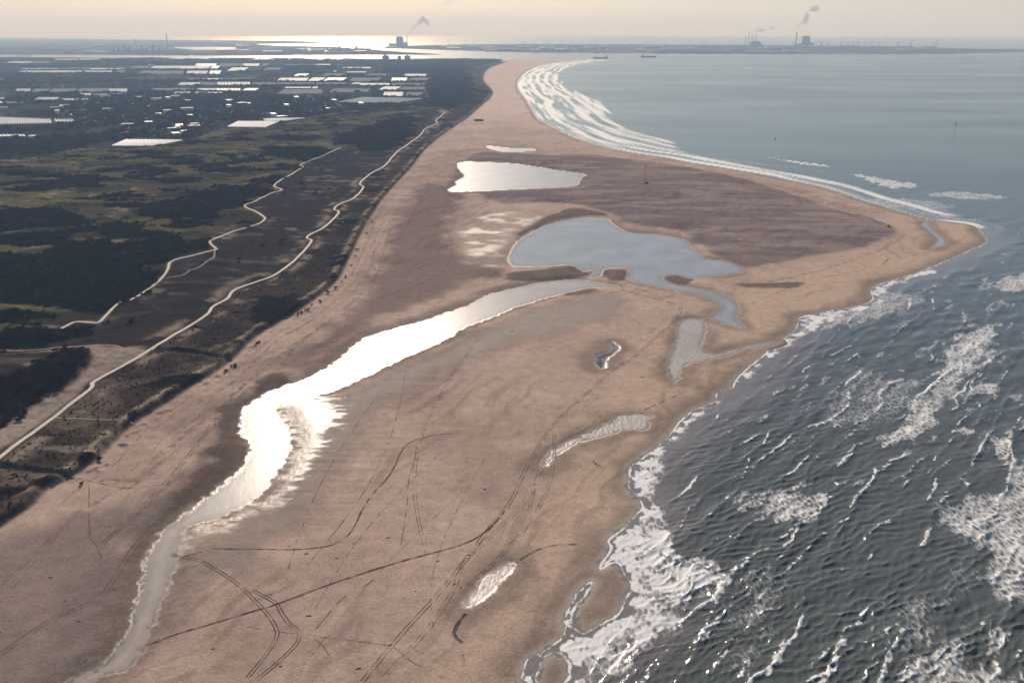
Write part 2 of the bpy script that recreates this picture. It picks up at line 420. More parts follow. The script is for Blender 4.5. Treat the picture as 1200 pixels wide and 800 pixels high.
wet = np.maximum(wet, sstep(9, 1, -d_shore) * (d_shore < 5) * .5)
sand = cmix(sand, ones * C(.17, .135, .112), wet * .6)
grey_flat = sdf(wpoly([(340, 480), (400, 450), (520, 405), (600, 365), (700, 345), (740, 350), (720, 380), (600, 410), (480, 470), (420, 540), (350, 640), (280, 690), (200, 730), (190, 700), (210, 650), (300, 600)]), 80.0)
sand = cmix(sand, ones * C(.20, .155, .125), sstep(10, -40, grey_flat + (med - .5) * 40) * .85)
wet = np.maximum(wet, sstep(0, -40, grey_flat + (med - .5) * 40) * .25)

grass_n = fbm(X / 90, Y / 45, 101, 4)
grass = ones * C(.098, .090, .036)
grass = cmix(grass, ones * C(.15, .105, .045), sstep(.55, .72, fbm(X / 50, Y / 30, 103, 4)) * .8)
grass = cmix(grass, ones * C(.026, .024, .018), sstep(.46, .58, grass_n) * .85)
grass = cmix(grass, ones * C(.055, .045, .036), sstep(.5, .7, fbm(X / 260, Y / 120, 107, 3)) * .7)
dirt = ones * C(.036, .029, .028)
dirt = cmix(dirt, ones * C(.09, .07, .06), sstep(.6, .75, fbm(X / 45, Y / 25, 109, 4)))
mar = cmix(ones * C(.052, .039, .033), ones * C(.105, .078, .058), sstep(1100, 800, RR))
mar = cmix(mar, ones * C(.17, .128, .095), sstep(.42, .66, fbm(X / 3.6, Y / 3.6, 111, 3)) * (.12 + .75 * sstep(1150, 700, RR)))
mar = cmix(mar, ones * C(.032, .025, .023), sstep(.48, .62, fbm(X / 110, Y / 60, 113, 3)) * .8)
dune_c = grass
dune_c = cmix(dune_c, dirt, sstep(6, -8, inner + (med - .5) * 20))
dune_c = cmix(dune_c, mar, sstep(4, -4, marram))
crest = np.exp(-((s_dune + 10) / 5.0) ** 2) * sstep(.35, .6, fbm(X / 14, Y / 14, 117, 3))
dune_c = cmix(dune_c, ones * C(.37, .285, .205), crest * .85)
dune_c = cmix(dune_c, ones * C(.36, .28, .225), sstep(4, -6, sandy + (med - .5) * 18) * .85)
dune_c = cmix(dune_c, ones * C(.40, .32, .26), sstep(5, 1, D_second) * .5)
blow = .6 * sstep(.70, .80, fbm(X / 55, Y / 30, 119, 4))
dune_c = cmix(dune_c, ones * C(.38, .30, .23), blow * .7)
dune_c = cmix(dune_c, ones * C(.30, .23, .17), np.exp(-((D_main - 14) / 8) ** 2) * sstep(.45, .65, fbm(X / 30, Y / 30, 121, 3)) * .8)
dune_c = cmix(dune_c, ones * C(.014, .013, .011), np.maximum(sstep(4, -8, thick) * (inner > 0), sstep(4, -8, thick0)))
field_id = _hash(np.floor((X * .9 + Y * .44) / 260).astype(np.int64), np.floor((Y * .9 - X * .44) / 420).astype(np.int64), 5)
field = ones * C(.030, .033, .026)
field = cmix(field, ones * C(.060, .060, .032), sstep(.6, .65, field_id))
field = cmix(field, ones * C(.075, .06, .047), sstep(.86, .9, field_id))
field = cmix(field, ones * C(.025, .027, .024), sstep(.4, .6, fbm(X / 500, Y / 500, 131, 3)) * .6)
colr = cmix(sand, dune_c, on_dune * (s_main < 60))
colr = cmix(colr, field, sstep(8, -8, s_pol))
fl = ones * C(.07, .07, .06)
fl = cmix(fl, ones * C(.18, .16, .13), sstep(.5, .7, fbm(X / 900, Y / 900, 133, 3)))
colr = np.where(((s_far < 30) & (s_main > 0))[..., None], fl, colr)
wet = wet * (1 - on_dune) * (s_pol > 0)
rough = .93 - .68 * wet

# ------------------------------------------------------------------ mesh helpers
def np_mesh(name, verts, quads, smooth_=True):
    me = bpy.data.meshes.new(name)
    me.vertices.add(len(verts)); me.vertices.foreach_set('co', np.ascontiguousarray(verts, np.float32).ravel())
    nq = len(quads)
    me.loops.add(nq * 4); me.loops.foreach_set('vertex_index', np.ascontiguousarray(quads, np.int32).ravel())
    me.polygons.add(nq); me.polygons.foreach_set('loop_start', np.arange(0, nq * 4, 4, dtype=np.int32))
    me.update(calc_edges=True)
    if smooth_:
        me.polygons.foreach_set('use_smooth', np.ones(nq, bool))
    return me

def grid_faces(mask):
    # mask (NR-1, NA-1): quads kept
    i, j = np.nonzero(mask)
    q = np.stack([i * NA + j, i * NA + j + 1, (i + 1) * NA + j + 1, (i + 1) * NA + j], -1)
    used, inv = np.unique(q.ravel(), return_inverse=True)
    return used, inv.reshape(-1, 4)

def add_attr(me, name, data, kind='FLOAT'):
    if kind == 'COLOR':
        a = me.attributes.new(name, 'FLOAT_COLOR', 'POINT')
        d = np.ones((len(data), 4), np.float32); d[:, :3] = data
        a.data.foreach_set('color', d.ravel())
    else:
        a = me.attributes.new(name, 'FLOAT', 'POINT')
        a.data.foreach_set('value', np.ascontiguousarray(data, np.float32).ravel())

def link(name, me, parent=None):
    o = bpy.data.objects.new(name, me)
    COL.objects.link(o)
    if parent is not None:
        o.parent = parent
    return o

def quadavg(F):
    return .25 * (F[:-1, :-1] + F[1:, :-1] + F[:-1, 1:] + F[1:, 1:])

# ------------------------------------------------------------------ materials
def mat(name):
    m = bpy.data.materials.new(name)
    m.use_nodes = True
    nt = m.node_tree
    b_ = nt.nodes['Principled BSDF']
    return m, nt.nodes, nt.links, b_

def plain(name, col, rough_=.8, metal=0.0, spec=.5, var=.12, scale=1.0):
    m, n, l, b_ = mat(name)
    tc = n.new('ShaderNodeTexCoord'); nz = n.new('ShaderNodeTexNoise')
    nz.inputs['Scale'].default_value = scale; nz.inputs['Detail'].default_value = 4
    l.new(tc.outputs['Object'], nz.inputs['Vector'])
    mx = n.new('ShaderNodeMix'); mx.data_type = 'RGBA'
    mx.inputs[6].default_value = (*[c * (1 - var) for c in col], 1)
    mx.inputs[7].default_value = (*[min(c * (1 + var), 1) for c in col], 1)
    l.new(nz.outputs['Fac'], mx.inputs[0]); l.new(mx.outputs[2], b_.inputs['Base Color'])
    b_.inputs['Roughness'].default_value = rough_
    b_.inputs['Metallic'].default_value = metal
    b_.inputs['Specular IOR Level'].default_value = spec
    return m

def math_node(n, l, op, a, b_=None):
    k = n.new('ShaderNodeMath'); k.operation = op
    for i, v in enumerate((a, b_)):
        if v is None: continue
        if isinstance(v, (int, float)): k.inputs[i].default_value = v
        else: l.new(v, k.inputs[i])
    return k.outputs[0]

def ground_material(name, fine=1.0, bump=.25, c1=.6, c2=.9):
    m, n, l, b_ = mat(name)
    ca = n.new('ShaderNodeAttribute'); ca.attribute_name = 'tint'
    ra = n.new('ShaderNodeAttribute'); ra.attribute_name = 'rough'
    geo = n.new('ShaderNodeNewGeometry')
    n1 = n.new('ShaderNodeTexNoise'); n1.inputs['Scale'].default_value = .35 * fine; n1.inputs['Detail'].default_value = 5; n1.inputs['Roughness'].default_value = .65
    n2 = n.new('ShaderNodeTexNoise'); n2.inputs['Scale'].default_value = .06 * fine; n2.inputs['Detail'].default_value = 6; n2.inputs['Roughness'].default_value = .6
    l.new(geo.outputs['Position'], n1.inputs['Vector']); l.new(geo.outputs['Position'], n2.inputs['Vector'])
    s = math_node(n, l, 'ADD', math_node(n, l, 'MULTIPLY', n1.outputs['Fac'], c1), math_node(n, l, 'MULTIPLY', n2.outputs['Fac'], c2))
    s = math_node(n, l, 'ADD', s, 1.0 - .5 * (c1 + c2))
    vm = n.new('ShaderNodeVectorMath'); vm.operation = 'SCALE'
    l.new(ca.outputs['Color'], vm.inputs[0]); l.new(s, vm.inputs['Scale'])
    l.new(vm.outputs[0], b_.inputs['Base Color'])
    l.new(ra.outputs['Fac'], b_.inputs['Roughness'])
    l.new(math_node(n, l, 'ADD', math_node(n, l, 'MULTIPLY', math_node(n, l, 'SUBTRACT', .93, ra.outputs['Fac']), .75), .0), b_.inputs['Specular IOR Level'])
    bp = n.new('ShaderNodeBump'); bp.inputs['Strength'].default_value = bump; bp.inputs['Distance'].default_value = 1.0
    dry = math_node(n, l, 'SUBTRACT', ra.outputs['Fac'], .15)
    l.new(math_node(n, l, 'MULTIPLY', n1.outputs['Fac'], dry), bp.inputs['Height'])
    l.new(bp.outputs['Normal'], b_.inputs['Normal'])
    return m

M_sand = ground_material('sand', 1.5, .45, 1.0, .7)
M_dune = ground_material('dune_soil', 1.6, .8, 1.7, 1.1)
M_field = ground_material('farm_soil', .15, .2)
M_far = ground_material('harbour_soil', .05, .1)

def water_material(name, deep, rough_near, scale, bump, foam=False):
    m, n, l, b_ = mat(name)
    geo = n.new('ShaderNodeNewGeometry')
    b_.inputs['IOR'].default_value = 1.333
    n1 = n.new('ShaderNodeTexNoise'); n1.inputs['Scale'].default_value = scale; n1.inputs['Detail'].default_value = 4
    n2 = n.new('ShaderNodeTexNoise'); n2.inputs['Scale'].default_value = scale * .22; n2.inputs['Detail'].default_value = 3
    mp = n.new('ShaderNodeMapping'); mp.inputs['Rotation'].default_value = (0, 0, R_(40)); mp.inputs['Scale'].default_value = (1.0, .45, 1)
    l.new(geo.outputs['Position'], mp.inputs['Vector'])
    l.new(mp.outputs[0], n1.inputs['Vector']); l.new(mp.outputs[0], n2.inputs['Vector'])
    hgt = math_node(n, l, 'ADD', math_node(n, l, 'MULTIPLY', n1.outputs['Fac'], .35), n2.outputs['Fac'])
    bp = n.new('ShaderNodeBump'); bp.inputs['Strength'].default_value = 1.0; bp.inputs['Distance'].default_value = bump
    l.new(hgt, bp.inputs['Height'])
    if not foam:
        sa = n.new('ShaderNodeAttribute'); sa.attribute_name = 'shoal'
        mxs = n.new('ShaderNodeMix'); mxs.data_type = 'RGBA'; mxs.inputs[6].default_value = (*deep, 1); mxs.inputs[7].default_value = (.30, .225, .175, 1)
        nzs = n.new('ShaderNodeTexNoise'); nzs.inputs['Scale'].default_value = .02; nzs.inputs['Detail'].default_value = 5; l.new(geo.outputs['Position'], nzs.inputs['Vector'])
        l.new(math_node(n, l, 'MULTIPLY', sa.outputs['Fac'], .8), mxs.inputs[0])
        vms = n.new('ShaderNodeVectorMath'); vms.operation = 'SCALE'; l.new(mxs.outputs[2], vms.inputs[0]); l.new(math_node(n, l, 'ADD', math_node(n, l, 'MULTIPLY', nzs.outputs['Fac'], .7), .65), vms.inputs['Scale'])
        l.new(vms.outputs[0], b_.inputs['Base Color'])
        b_.inputs['Roughness'].default_value = rough_near
        l.new(bp.outputs['Normal'], b_.inputs['Normal'])
        return m
    fa = n.new('ShaderNodeAttribute'); fa.attribute_name = 'foam'
    la = n.new('ShaderNodeAttribute'); la.attribute_name = 'calm'
    sh = n.new('ShaderNodeAttribute'); sh.attribute_name = 'shoal'
    n3 = n.new('ShaderNodeTexNoise'); n3.inputs['Scale'].default_value = .42; n3.inputs['Detail'].default_value = 8; n3.inputs['Roughness'].default_value = .72
    mp2 = n.new('ShaderNodeMapping'); mp2.inputs['Rotation'].default_value = (0, 0, R_(40)); mp2.inputs['Scale'].default_value = (1.0, .5, 1)
    l.new(geo.outputs['Position'], mp2.inputs['Vector']); l.new(mp2.outputs[0], n3.inputs['Vector'])
    fsum = math_node(n, l, 'ADD', fa.outputs['Fac'], math_node(n, l, 'MULTIPLY', math_node(n, l, 'SUBTRACT', n3.outputs['Fac'], .5), .75))
    dv = n.new('ShaderNodeVectorMath'); dv.operation = 'SCALE'; dv.inputs['Scale'].default_value = 3.2
    l.new(n3.outputs['Color'], dv.inputs[0])
    av = n.new('ShaderNodeVectorMath'); av.operation = 'ADD'
    l.new(mp2.outputs[0], av.inputs[0]); l.new(dv.outputs[0], av.inputs[1])
    vo = n.new('ShaderNodeTexVoronoi'); vo.feature = 'DISTANCE_TO_EDGE'; vo.inputs['Scale'].default_value = .24
    l.new(av.outputs[0], vo.inputs['Vector'])
    lac = math_node(n, l, 'SUBTRACT', .34, math_node(n, l, 'MULTIPLY', vo.outputs['Distance'], 1.7))
    fsum = math_node(n, l, 'ADD', fsum, math_node(n, l, 'MULTIPLY', lac, .45))
    mr = n.new('ShaderNodeMapRange'); mr.interpolation_type = 'SMOOTHSTEP'
    mr.inputs['From Min'].default_value = .34; mr.inputs['From Max'].default_value = .92
    l.new(fsum, mr.inputs['Value'])
    wc = n.new('ShaderNodeMix'); wc.data_type = 'RGBA'
    wc.inputs[6].default_value = (*deep, 1); wc.inputs[7].default_value = (.23, .205, .195, 1)
    l.new(sh.outputs['Fac'], wc.inputs[0])
    mc = n.new('ShaderNodeMix'); mc.data_type = 'RGBA'
    mc.inputs[7].default_value = (.80, .78, .76, 1)
    l.new(mr.outputs[0], mc.inputs[0]); l.new(wc.outputs[2], mc.inputs[6])
    l.new(mc.outputs[2], b_.inputs['Base Color'])
    rr = math_node(n, l, 'ADD', math_node(n, l, 'MULTIPLY', la.outputs['Fac'], .15), rough_near)
    rr = math_node(n, l, 'MAXIMUM', rr, math_node(n, l, 'MULTIPLY', mr.outputs[0], .85))
    l.new(rr, b_.inputs['Roughness'])
    l.new(math_node(n, l, 'ADD', math_node(n, l, 'MULTIPLY', math_node(n, l, 'SUBTRACT', 1.0, la.outputs['Fac']), .9), .1), bp.inputs['Strength'])
    l.new(bp.outputs['Normal'], b_.inputs['Normal'])
    return m

M_sea = water_material('sea_water', (.105, .112, .102), .07, 1.1, .38, foam=True)
M_still = water_material('still_water', (.34, .34, .335), .20, .8, .06)
M_pale_water = water_material('shallow_lake_water', (.33, .315, .295), .34, .8, .08)
M_ripple = water_material('rippled_shallows', (.36, .32, .29), .42, 1.3, .5)
M_darkpool = water_material('dark_water', (.06, .05, .05), .2, 1.0, .05)
M_creek = water_material('creek_water', (.40, .35, .31), .28, .6, .08)

# ------------------------------------------------------------------ the land sheets
ZW = Z + DROP
keep = quadavg(s_all) < 70
qd, qp = quadavg(s_dune), quadavg(s_pol)
qfar = (quadavg(s_far) < 60) & (quadavg(s_main) > 0)
is_pol = (qp < 0) & ~qfar
is_dune = (qd < 0) & ~is_pol & ~qfar
is_beach = ~is_pol & ~is_dune & ~qfar
flatv = np.stack([X, Y, ZW], -1).reshape(-1, 3)
for nm, mk, mt in (('beach', is_beach, M_sand), ('dunes', is_dune, M_dune), ('farmland', is_pol, M_field), ('harbour_land', qfar, M_far)):
    used, q = grid_faces(keep & mk)
    me = np_mesh(nm, flatv[used], q)
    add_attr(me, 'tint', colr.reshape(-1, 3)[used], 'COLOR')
    add_attr(me, 'rough', rough.ravel()[used])
    me.materials.append(mt)
    o = link(nm, me); o['kind'] = 'structure'

# ------------------------------------------------------------------ the sea
kdir = np.array([-0.76, 0.65]); udir = np.array([0.65, 0.76])
wz = np.zeros((NR, NA), np.float32); wdx = np.zeros((NR, NA), np.float32); wdy = np.zeros((NR, NA), np.float32)
wr = np.random.default_rng(5)
warp = (fbm(X / 45, Y / 45, 141, 3) - .5) * 16
lods = np.zeros((NR, NA), np.float32)
for k in range(64):
    lam = 2.6 * (1.047 ** k) * (.97 + .06 * wr.random())
    ang = wr.normal(0, .45 if lam < 11 else .28)
    d = np.array([kdir[0] * math.cos(ang) - kdir[1] * math.sin(ang), kdir[0] * math.sin(ang) + kdir[1] * math.cos(ang)])
    A = .0155 * lam ** .62 * (0.7 + .6 * wr.random()) * (1.9 if lam < 9 else 1.0) * .70
    fade = sstep(2.2, 4.5, lam / cell)
    ph = 2 * np.pi * ((X * d[0] + Y * d[1]) + warp) / lam + wr.random() * 6.28
    wz += (A * fade * np.sin(ph)).astype(np.float32)
    cph = (A * fade * np.cos(ph) * .95).astype(np.float32)
    wdx += cph * d[0]; wdy += cph * d[1]
gust = .45 + 1.1 * fbm(X / 120, Y / 120, 143, 3)
wz = wz * gust * 1.15; wdx *= gust * 1.1; wdy *= gust * 1.1
offshore = sstep(0, 45, d_shore)
crest_px = [[(820, 747), (832, 720), (850, 677), (862, 662), (878, 650), (900, 641)], [(915, 675), (935, 655), (955, 635), (975, 618), (1000, 604)], [(900, 642), (925, 622), (945, 610), (957, 600)],
            [(995, 595), (1010, 578), (1022, 563), (1026, 550)], [(958, 597), (975, 580), (981, 570), (978, 560)], [(1147, 437), (1137, 452), (1141, 465), (1148, 477), (1130, 490), (1114, 510)],
            [(1196, 488), (1186, 505), (1182, 530), (1178, 545)], [(1150, 725), (1150, 745), (1160, 762), (1170, 787)], [(945, 799), (965, 790), (980, 782), (982, 770), (1000, 760)], [(985, 757), (1010, 752), (1032, 749), (1043, 735)],
            [(1186, 602), (1189, 625)], [(800, 702), (810, 690), (814, 672)], [(868, 792), (880, 770), (888, 748)], [(968, 493), (985, 500), (997, 504), (1020, 503)],
            [(1060, 520), (1067, 500), (1077, 472), (1088, 455), (1105, 440), (1123, 432)], [(1126, 437), (1128, 415), (1140, 400)], [(832, 790), (850, 765), (858, 748)], [(1085, 587), (1095, 572), (1098, 560)], [(1055, 574), (1066, 562)],
            [(1086, 557), (1092, 548), (1096, 535)], [(1018, 655), (1026, 645), (1030, 640)], [(985, 668), (990, 660)], [(835, 500), (842, 485)], [(895, 520), (900, 508)], [(870, 560), (876, 545), (878, 530)],
            [(1062, 372), (1068, 350)], [(1092, 350), (1094, 362)], [(1128, 362), (1130, 378)], [(1178, 388), (1186, 378)], [(900, 790), (910, 772), (918, 755)], [(770, 640), (790, 625), (800, 612)]]
dcr = np.full((NR, NA), 12.0, np.float32)
for p in crest_px:
    dcr = np.minimum(dcr, dist_line(wpoly(p, False, 5), False, 12.0))
uu0, kk0 = X * udir[0] + Y * udir[1], X * kdir[0] + Y * kdir[1]
swell = np.zeros((NR, NA), np.float32)
for q, (lam_s, sd_) in enumerate(((27.0, 191), (17.0, 195))):
    wp = (fbm(uu0 / 110, kk0 / 90, sd_, 3) - .5) * 34 + (fbm(uu0 / 24, kk0 / 40, sd_ + 1, 2) - .5) * 7
    t_ = ((kk0 + wp) / lam_s) % 1.0 * lam_s - lam_s / 2
    amp_ = sstep(.46, .66, fbm(uu0 / 55, kk0 / 19, sd_ + 2, 3))
    swell = np.maximum(swell, amp_ * np.exp(-np.where(t_ > 0, (t_ / 1.15) ** 2, (t_ / 3.2) ** 2)) * (1.0 if q == 0 else .7))
swell = swell * sstep(1500, 1000, RR)
cn = fbm(X / 5, Y / 5, 151, 3)
dcr = dcr + (cn - .5) * 2.0 + (fbm(X / 2.2, Y / 2.2, 152, 2) - .5) * 2.2 + .45 * sstep(.5, .36, fbm(X / 16, Y / 16, 154, 2))
wz = wz + .55 * np.exp(-(np.maximum(dcr, 0) / 1.5) ** 2) * (.4 + cn)
wz = wz * .85 + .85 * swell
wz = wz * (.12 + .88 * offshore)
wz = np.where(s_far < 200, 0, wz)
# foam: surf along the beach, spilling patches on the bars, crests
brk = sstep(.40, .54, fbm(X / 13, Y / 13, 153, 3))
foam = sstep(2.4, .1, dcr + .5) * (.46 + .70 * brk)
patches = [([(1172, 378), (1135, 385), (1115, 405), (1100, 440), (1075, 470), (1050, 500), (1033, 518), (1060, 527), (1082, 505), (1105, 470), (1125, 445), (1155, 430), (1168, 400)], .62, 9),
           ([(1230, 520), (1195, 535), (1175, 560), (1150, 578), (1115, 598), (1100, 612), (1128, 635), (1150, 660), (1165, 700), (1230, 690)], .60, 12),
           ([(1138, 505), (1165, 510), (1192, 522), (1178, 530), (1148, 516)], .62, 5), ([(1078, 820), (1082, 775), (1110, 750), (1135, 757), (1160, 780), (1168, 820)], .58, 8),
           ([(862, 585), (900, 575), (940, 575), (985, 590), (950, 604), (900, 606), (855, 600)], .60, 6), ([(1150, 333), (1180, 322), (1230, 312), (1230, 340), (1175, 342)], .62, 10),
           ([(900, 185), (930, 188), (975, 195), (950, 194)], .75, 6), ([(995, 203), (1030, 208), (1078, 218), (1045, 221), (1015, 212)], .66, 8), ([(1000, 235), (1060, 232), (1115, 240), (1100, 246), (1040, 243)], .5, 10),
           ([(1085, 228), (1130, 224), (1185, 232), (1140, 234)], .58, 8), ([(995, 430), (1040, 440), (1080, 450), (1060, 495), (1010, 505), (965, 490), (980, 460)], .44, 22), ([(1040, 700), (1090, 690), (1140, 700), (1110, 750), (1060, 770), (1030, 740)], .46, 20),
           ([(1000, 205), (850, 190), (800, 182), (860, 186), (930, 196)], .40, 10), ([(1020, 345), (1060, 340), (1080, 352), (1040, 372), (960, 385), (985, 368)], .5, 10), ([(1095, 780), (1120, 640), (1150, 700)], .35, 20),
           ([(880, 660), (940, 690), (900, 760), (850, 790), (830, 760)], .42, 24), ([(1140, 445), (1160, 452), (1168, 462), (1145, 464)], .62, 5), ([(1150, 735), (1180, 735), (1170, 760), (1155, 760)], .6, 5)]
foam = np.maximum(foam, sstep(.55, .95, swell + (fbm(X / 3, Y / 3, 156, 3) - .5) * .7) * .78 * offshore)
uj, kj = X * udir[0] + Y * udir[1], X * kdir[0] + Y * kdir[1]
for p, v, w in patches:
    d = sdf(wpoly(p, True, 4), 40.0)
    foam = np.maximum(foam, v * sstep(w, -w, d + (fbm(uj / 30, kj / 10, 161, 4) - .5) * 46) * (.72 + .5 * fbm(uj / 14, kj / 5, 162, 3)))
surf_px = [(560, 900), (640, 815), (690, 803), (745, 775), (790, 738), (800, 705), (850, 682), (835, 655), (795, 645), (785, 605), (768, 570), (785, 520), (820, 492), (850, 466), (880, 440), (905, 418), (940, 395), (985, 372), (1030, 357), (1042, 338), (1075, 325), (1100, 318), (1060, 310), (900, 330), (700, 560), (560, 780)]
surf = sdf(wpoly(surf_px, True, 3), 50.0)
sw = sstep(7, -7, surf + (fbm(X / 22, Y / 22, 163, 3) - .5) * 18)
lace = fbm(X / 9, Y / 9, 167, 4)
foam = np.maximum(foam, sw * (.50 + .36 * sstep(.30, .62, lace)) * sstep(600, 0, RR - 1900))
edge = sstep(1.8, 0.3, np.abs(d_shore - 1 - 3 * (lace - .5)))
foam = foam * (1 - .8 * sstep(7, 3, d_shore + (lace - .5) * 14) * sstep(1600, 1200, RR))
foam = np.maximum(foam, edge * (.50 + .45 * sstep(.38, .6, fbm(X / 18, Y / 18, 169, 3))) * (s_main < 80))
far_surf_px = [(611, 92), (607, 103), (617, 118), (626, 131), (634, 141), (652, 151), (677, 163), (709, 173), (742, 180), (777, 185), (827, 194), (900, 206), (990, 227), (1090, 256), (1150, 268), (1165, 266), (1120, 250),
               (1040, 228), (985, 212), (930, 203), (890, 196), (850, 188), (800, 176), (790, 166), (760, 158), (735, 150), (720, 135), (708, 120), (680, 108), (662, 98), (655, 86), (675, 77), (715, 71), (690, 70), (650, 74), (625, 80)]
fs = sdf(wpoly(far_surf_px, True, 3), 60.0)
along = fbm(RR / 1300, d_shore / 22, 171, 4)
bars = .5 + .5 * np.sin(2 * np.pi * (np.minimum(d_shore, 399) + (fbm(X / 220, Y / 900, 173, 3) - .5) * 80) / 62)
foam = np.maximum(foam, sstep(20, -30, fs + (along - .5) * 70) * (.40 + .42 * sstep(.30, .85, bars) * sstep(.28, .5, along) + 1.1 * (fbm(RR / 260, d_shore / 14, 174, 5) - .45)))
edge2 = sstep(16, 4, np.abs(d_shore - 12)) * sstep(1400, 2200, RR) * sstep(13000, 9000, RR)
foam = np.maximum(foam, edge2 * .7 * (s_main < 120) * sstep(.25, .5, along))
uu, kk = X * udir[0] + Y * udir[1], X * kdir[0] + Y * kdir[1]
patchy = sstep(.40, .60, fbm(X / 75, Y / 75, 179, 3))
wn = wz / (np.std(wz[(RR < 800) & (d_shore > 60)]) + 1e-6)
white = sstep(1.15, 2.3, wn + (fbm(X / 3, Y / 3, 177, 2) - .5) * 1.6) * offshore * sstep(1300, 800, RR) * (.25 + .75 * patchy)
white = np.maximum(white, sstep(.66, .76, fbm(uu / 30, kk / 9, 181, 3)) * offshore * sstep(3000, 1500, RR) * sstep(600, 900, RR) * .8)
foam = np.maximum(foam, white * .60)
foam = foam * (d_shore > -30) * (s_far > 100)
calm = np.clip(sstep(500, 2600, RR), 0, 1) * (.55 + .9 * fbm(X / 700 + Y / 2600, Y / 260, 185, 5))
shoal = sstep(70, 4, d_shore) * (s_main < 100)
keep_sea = quadavg(s_all) > -45
used, q = grid_faces(keep_sea)
damp_w = np.where(s_far < 200, 0, .12 + .88 * offshore)
sv = np.stack([X + wdx * damp_w, Y + wdy * damp_w, wz + DROP], -1).reshape(-1, 3)
me = np_mesh('sea', sv[used], q)
add_attr(me, 'foam', foam.ravel()[used]); add_attr(me, 'calm', calm.ravel()[used]); add_attr(me, 'shoal', shoal.ravel()[used])
me.materials.append(M_sea)
o = link('sea', me); o['kind'] = 'structure'

# ------------------------------------------------------------------ lagoon, creek, lakes and pools
for (nm, P, L, W), d in zip(WATERS, wsd):
    used, q = grid_faces(quadavg(d) < 7)
    v = np.stack([X, Y, L + DROP], -1).reshape(-1, 3)
    me = np_mesh(nm, v[used], q)
    add_attr(me, 'shoal', sstep(-9 if nm != 'pool' else -3, 0, d + (fbm(X / 12, Y / 12, 49, 3) - .5) * 8).ravel()[used])
    me.materials.append(M_creek if nm == 'creek' else M_ripple if P in (beach_pool, sand_pool, tidal_pool) else M_pale_water if nm == 'lake' else M_darkpool if P is dark_pool else M_still)
    o = link(nm, me); o['kind'] = 'structure'

def hz(x, y):
    return look(ZW, x, y)

# ------------------------------------------------------------------ paths and wheel tracks laid on the ground
def strip(name, P, width, mt, lift, kind='structure', wjit=.0):
    P = np.asarray(P, float)
    # resample to about 4 m
    seg = np.hypot(*(np.diff(P, axis=0).T)); s = np.concatenate([[0], np.cumsum(seg)])
    n = max(int(s[-1] / 4.0), 2)
    t = np.linspace(0, s[-1], n)
    Q = np.stack([np.interp(t, s, P[:, 0]), np.interp(t, s, P[:, 1])], -1)
    T = np.gradient(Q, axis=0); T /= np.maximum(np.hypot(T[:, 0], T[:, 1])[:, None], 1e-6)
    N = np.stack([-T[:, 1], T[:, 0]], -1)
    w = width * (1 + wjit * (NP.random(n) - .5))
    rowsv = []
    for f in (-.5, -.25, 0, .25, .5):
        p = Q + N * (w * f)[:, None]
        z = hz(p[:, 0], p[:, 1]) + lift
        rowsv.append(np.concatenate([p, z[:, None]], 1))
    V = np.stack(rowsv, 1).reshape(-1, 3)
    i = np.arange(n - 1)[:, None] * 5 + np.arange(4)[None]
    q = np.stack([i, i + 5, i + 6, i + 1], -1).reshape(-1, 4)[:, ::-1]
    me = np_mesh(name, V, q)
    me.materials.append(mt)
    o = link(name, me)
    if kind: o['kind'] = kind
    return o

M_shell = plain('shell_path', (.66, .57, .49), .9, spec=.1, var=.22, scale=.25)
M_sandpath = plain('sandy_path', (.36, .27, .21), .95, spec=.05, var=.3, scale=.3)
M_tarmac = plain('dark_path', (.055, .048, .045), .9, spec=.1, var=.3, scale=.3)
strip('path', wpoly(main_path, False, 5), 4.2, M_shell, .22, wjit=.15)
strip('path', wpoly(second_path, False, 5), 3.4, M_shell, .25, wjit=.2)
strip('path', wpoly(side_loop, False, 5), 2.6, M_sandpath, .22, wjit=.4)
strip('path', wpoly(cross_path, False, 5), 2.6, M_sandpath, .20, wjit=.4)
strip('path', wpoly(link_path, False, 5), 1.8, M_sandpath, .2, wjit=.3)
strip('path', wpoly(beach_ramp, False, 5), 3.0, M_tarmac, .15)
strip('path', wpoly(beach_ramp2, False, 5), 2.6, M_tarmac, .15)

def track_material(name, col, lo, hi):
    m, n, l, b_ = mat(name)
    geo = n.new('ShaderNodeNewGeometry')
    nz = n.new('ShaderNodeTexNoise'); nz.inputs['Scale'].default_value = .12; nz.inputs['Detail'].default_value = 5
    l.new(geo.outputs['Position'], nz.inputs['Vector'])
    mr = n.new('ShaderNodeMapRange'); mr.inputs['From Min'].default_value = lo; mr.inputs['From Max'].default_value = hi
    l.new(nz.outputs['Fac'], mr.inputs['Value']); l.new(mr.outputs[0], b_.inputs['Alpha'])
    b_.inputs['Base Color'].default_value = (*col, 1); b_.inputs['Roughness'].default_value = .95; b_.inputs['Specular IOR Level'].default_value = .03
    return m
M_trk = track_material('churned_sand', (.14, .10, .08), .36, .66)
M_trk_dark = track_material('wet_rut', (.085, .06, .05), .30, .62)
M_trk_soft = track_material('old_rut', (.20, .15, .122), .42, .75)
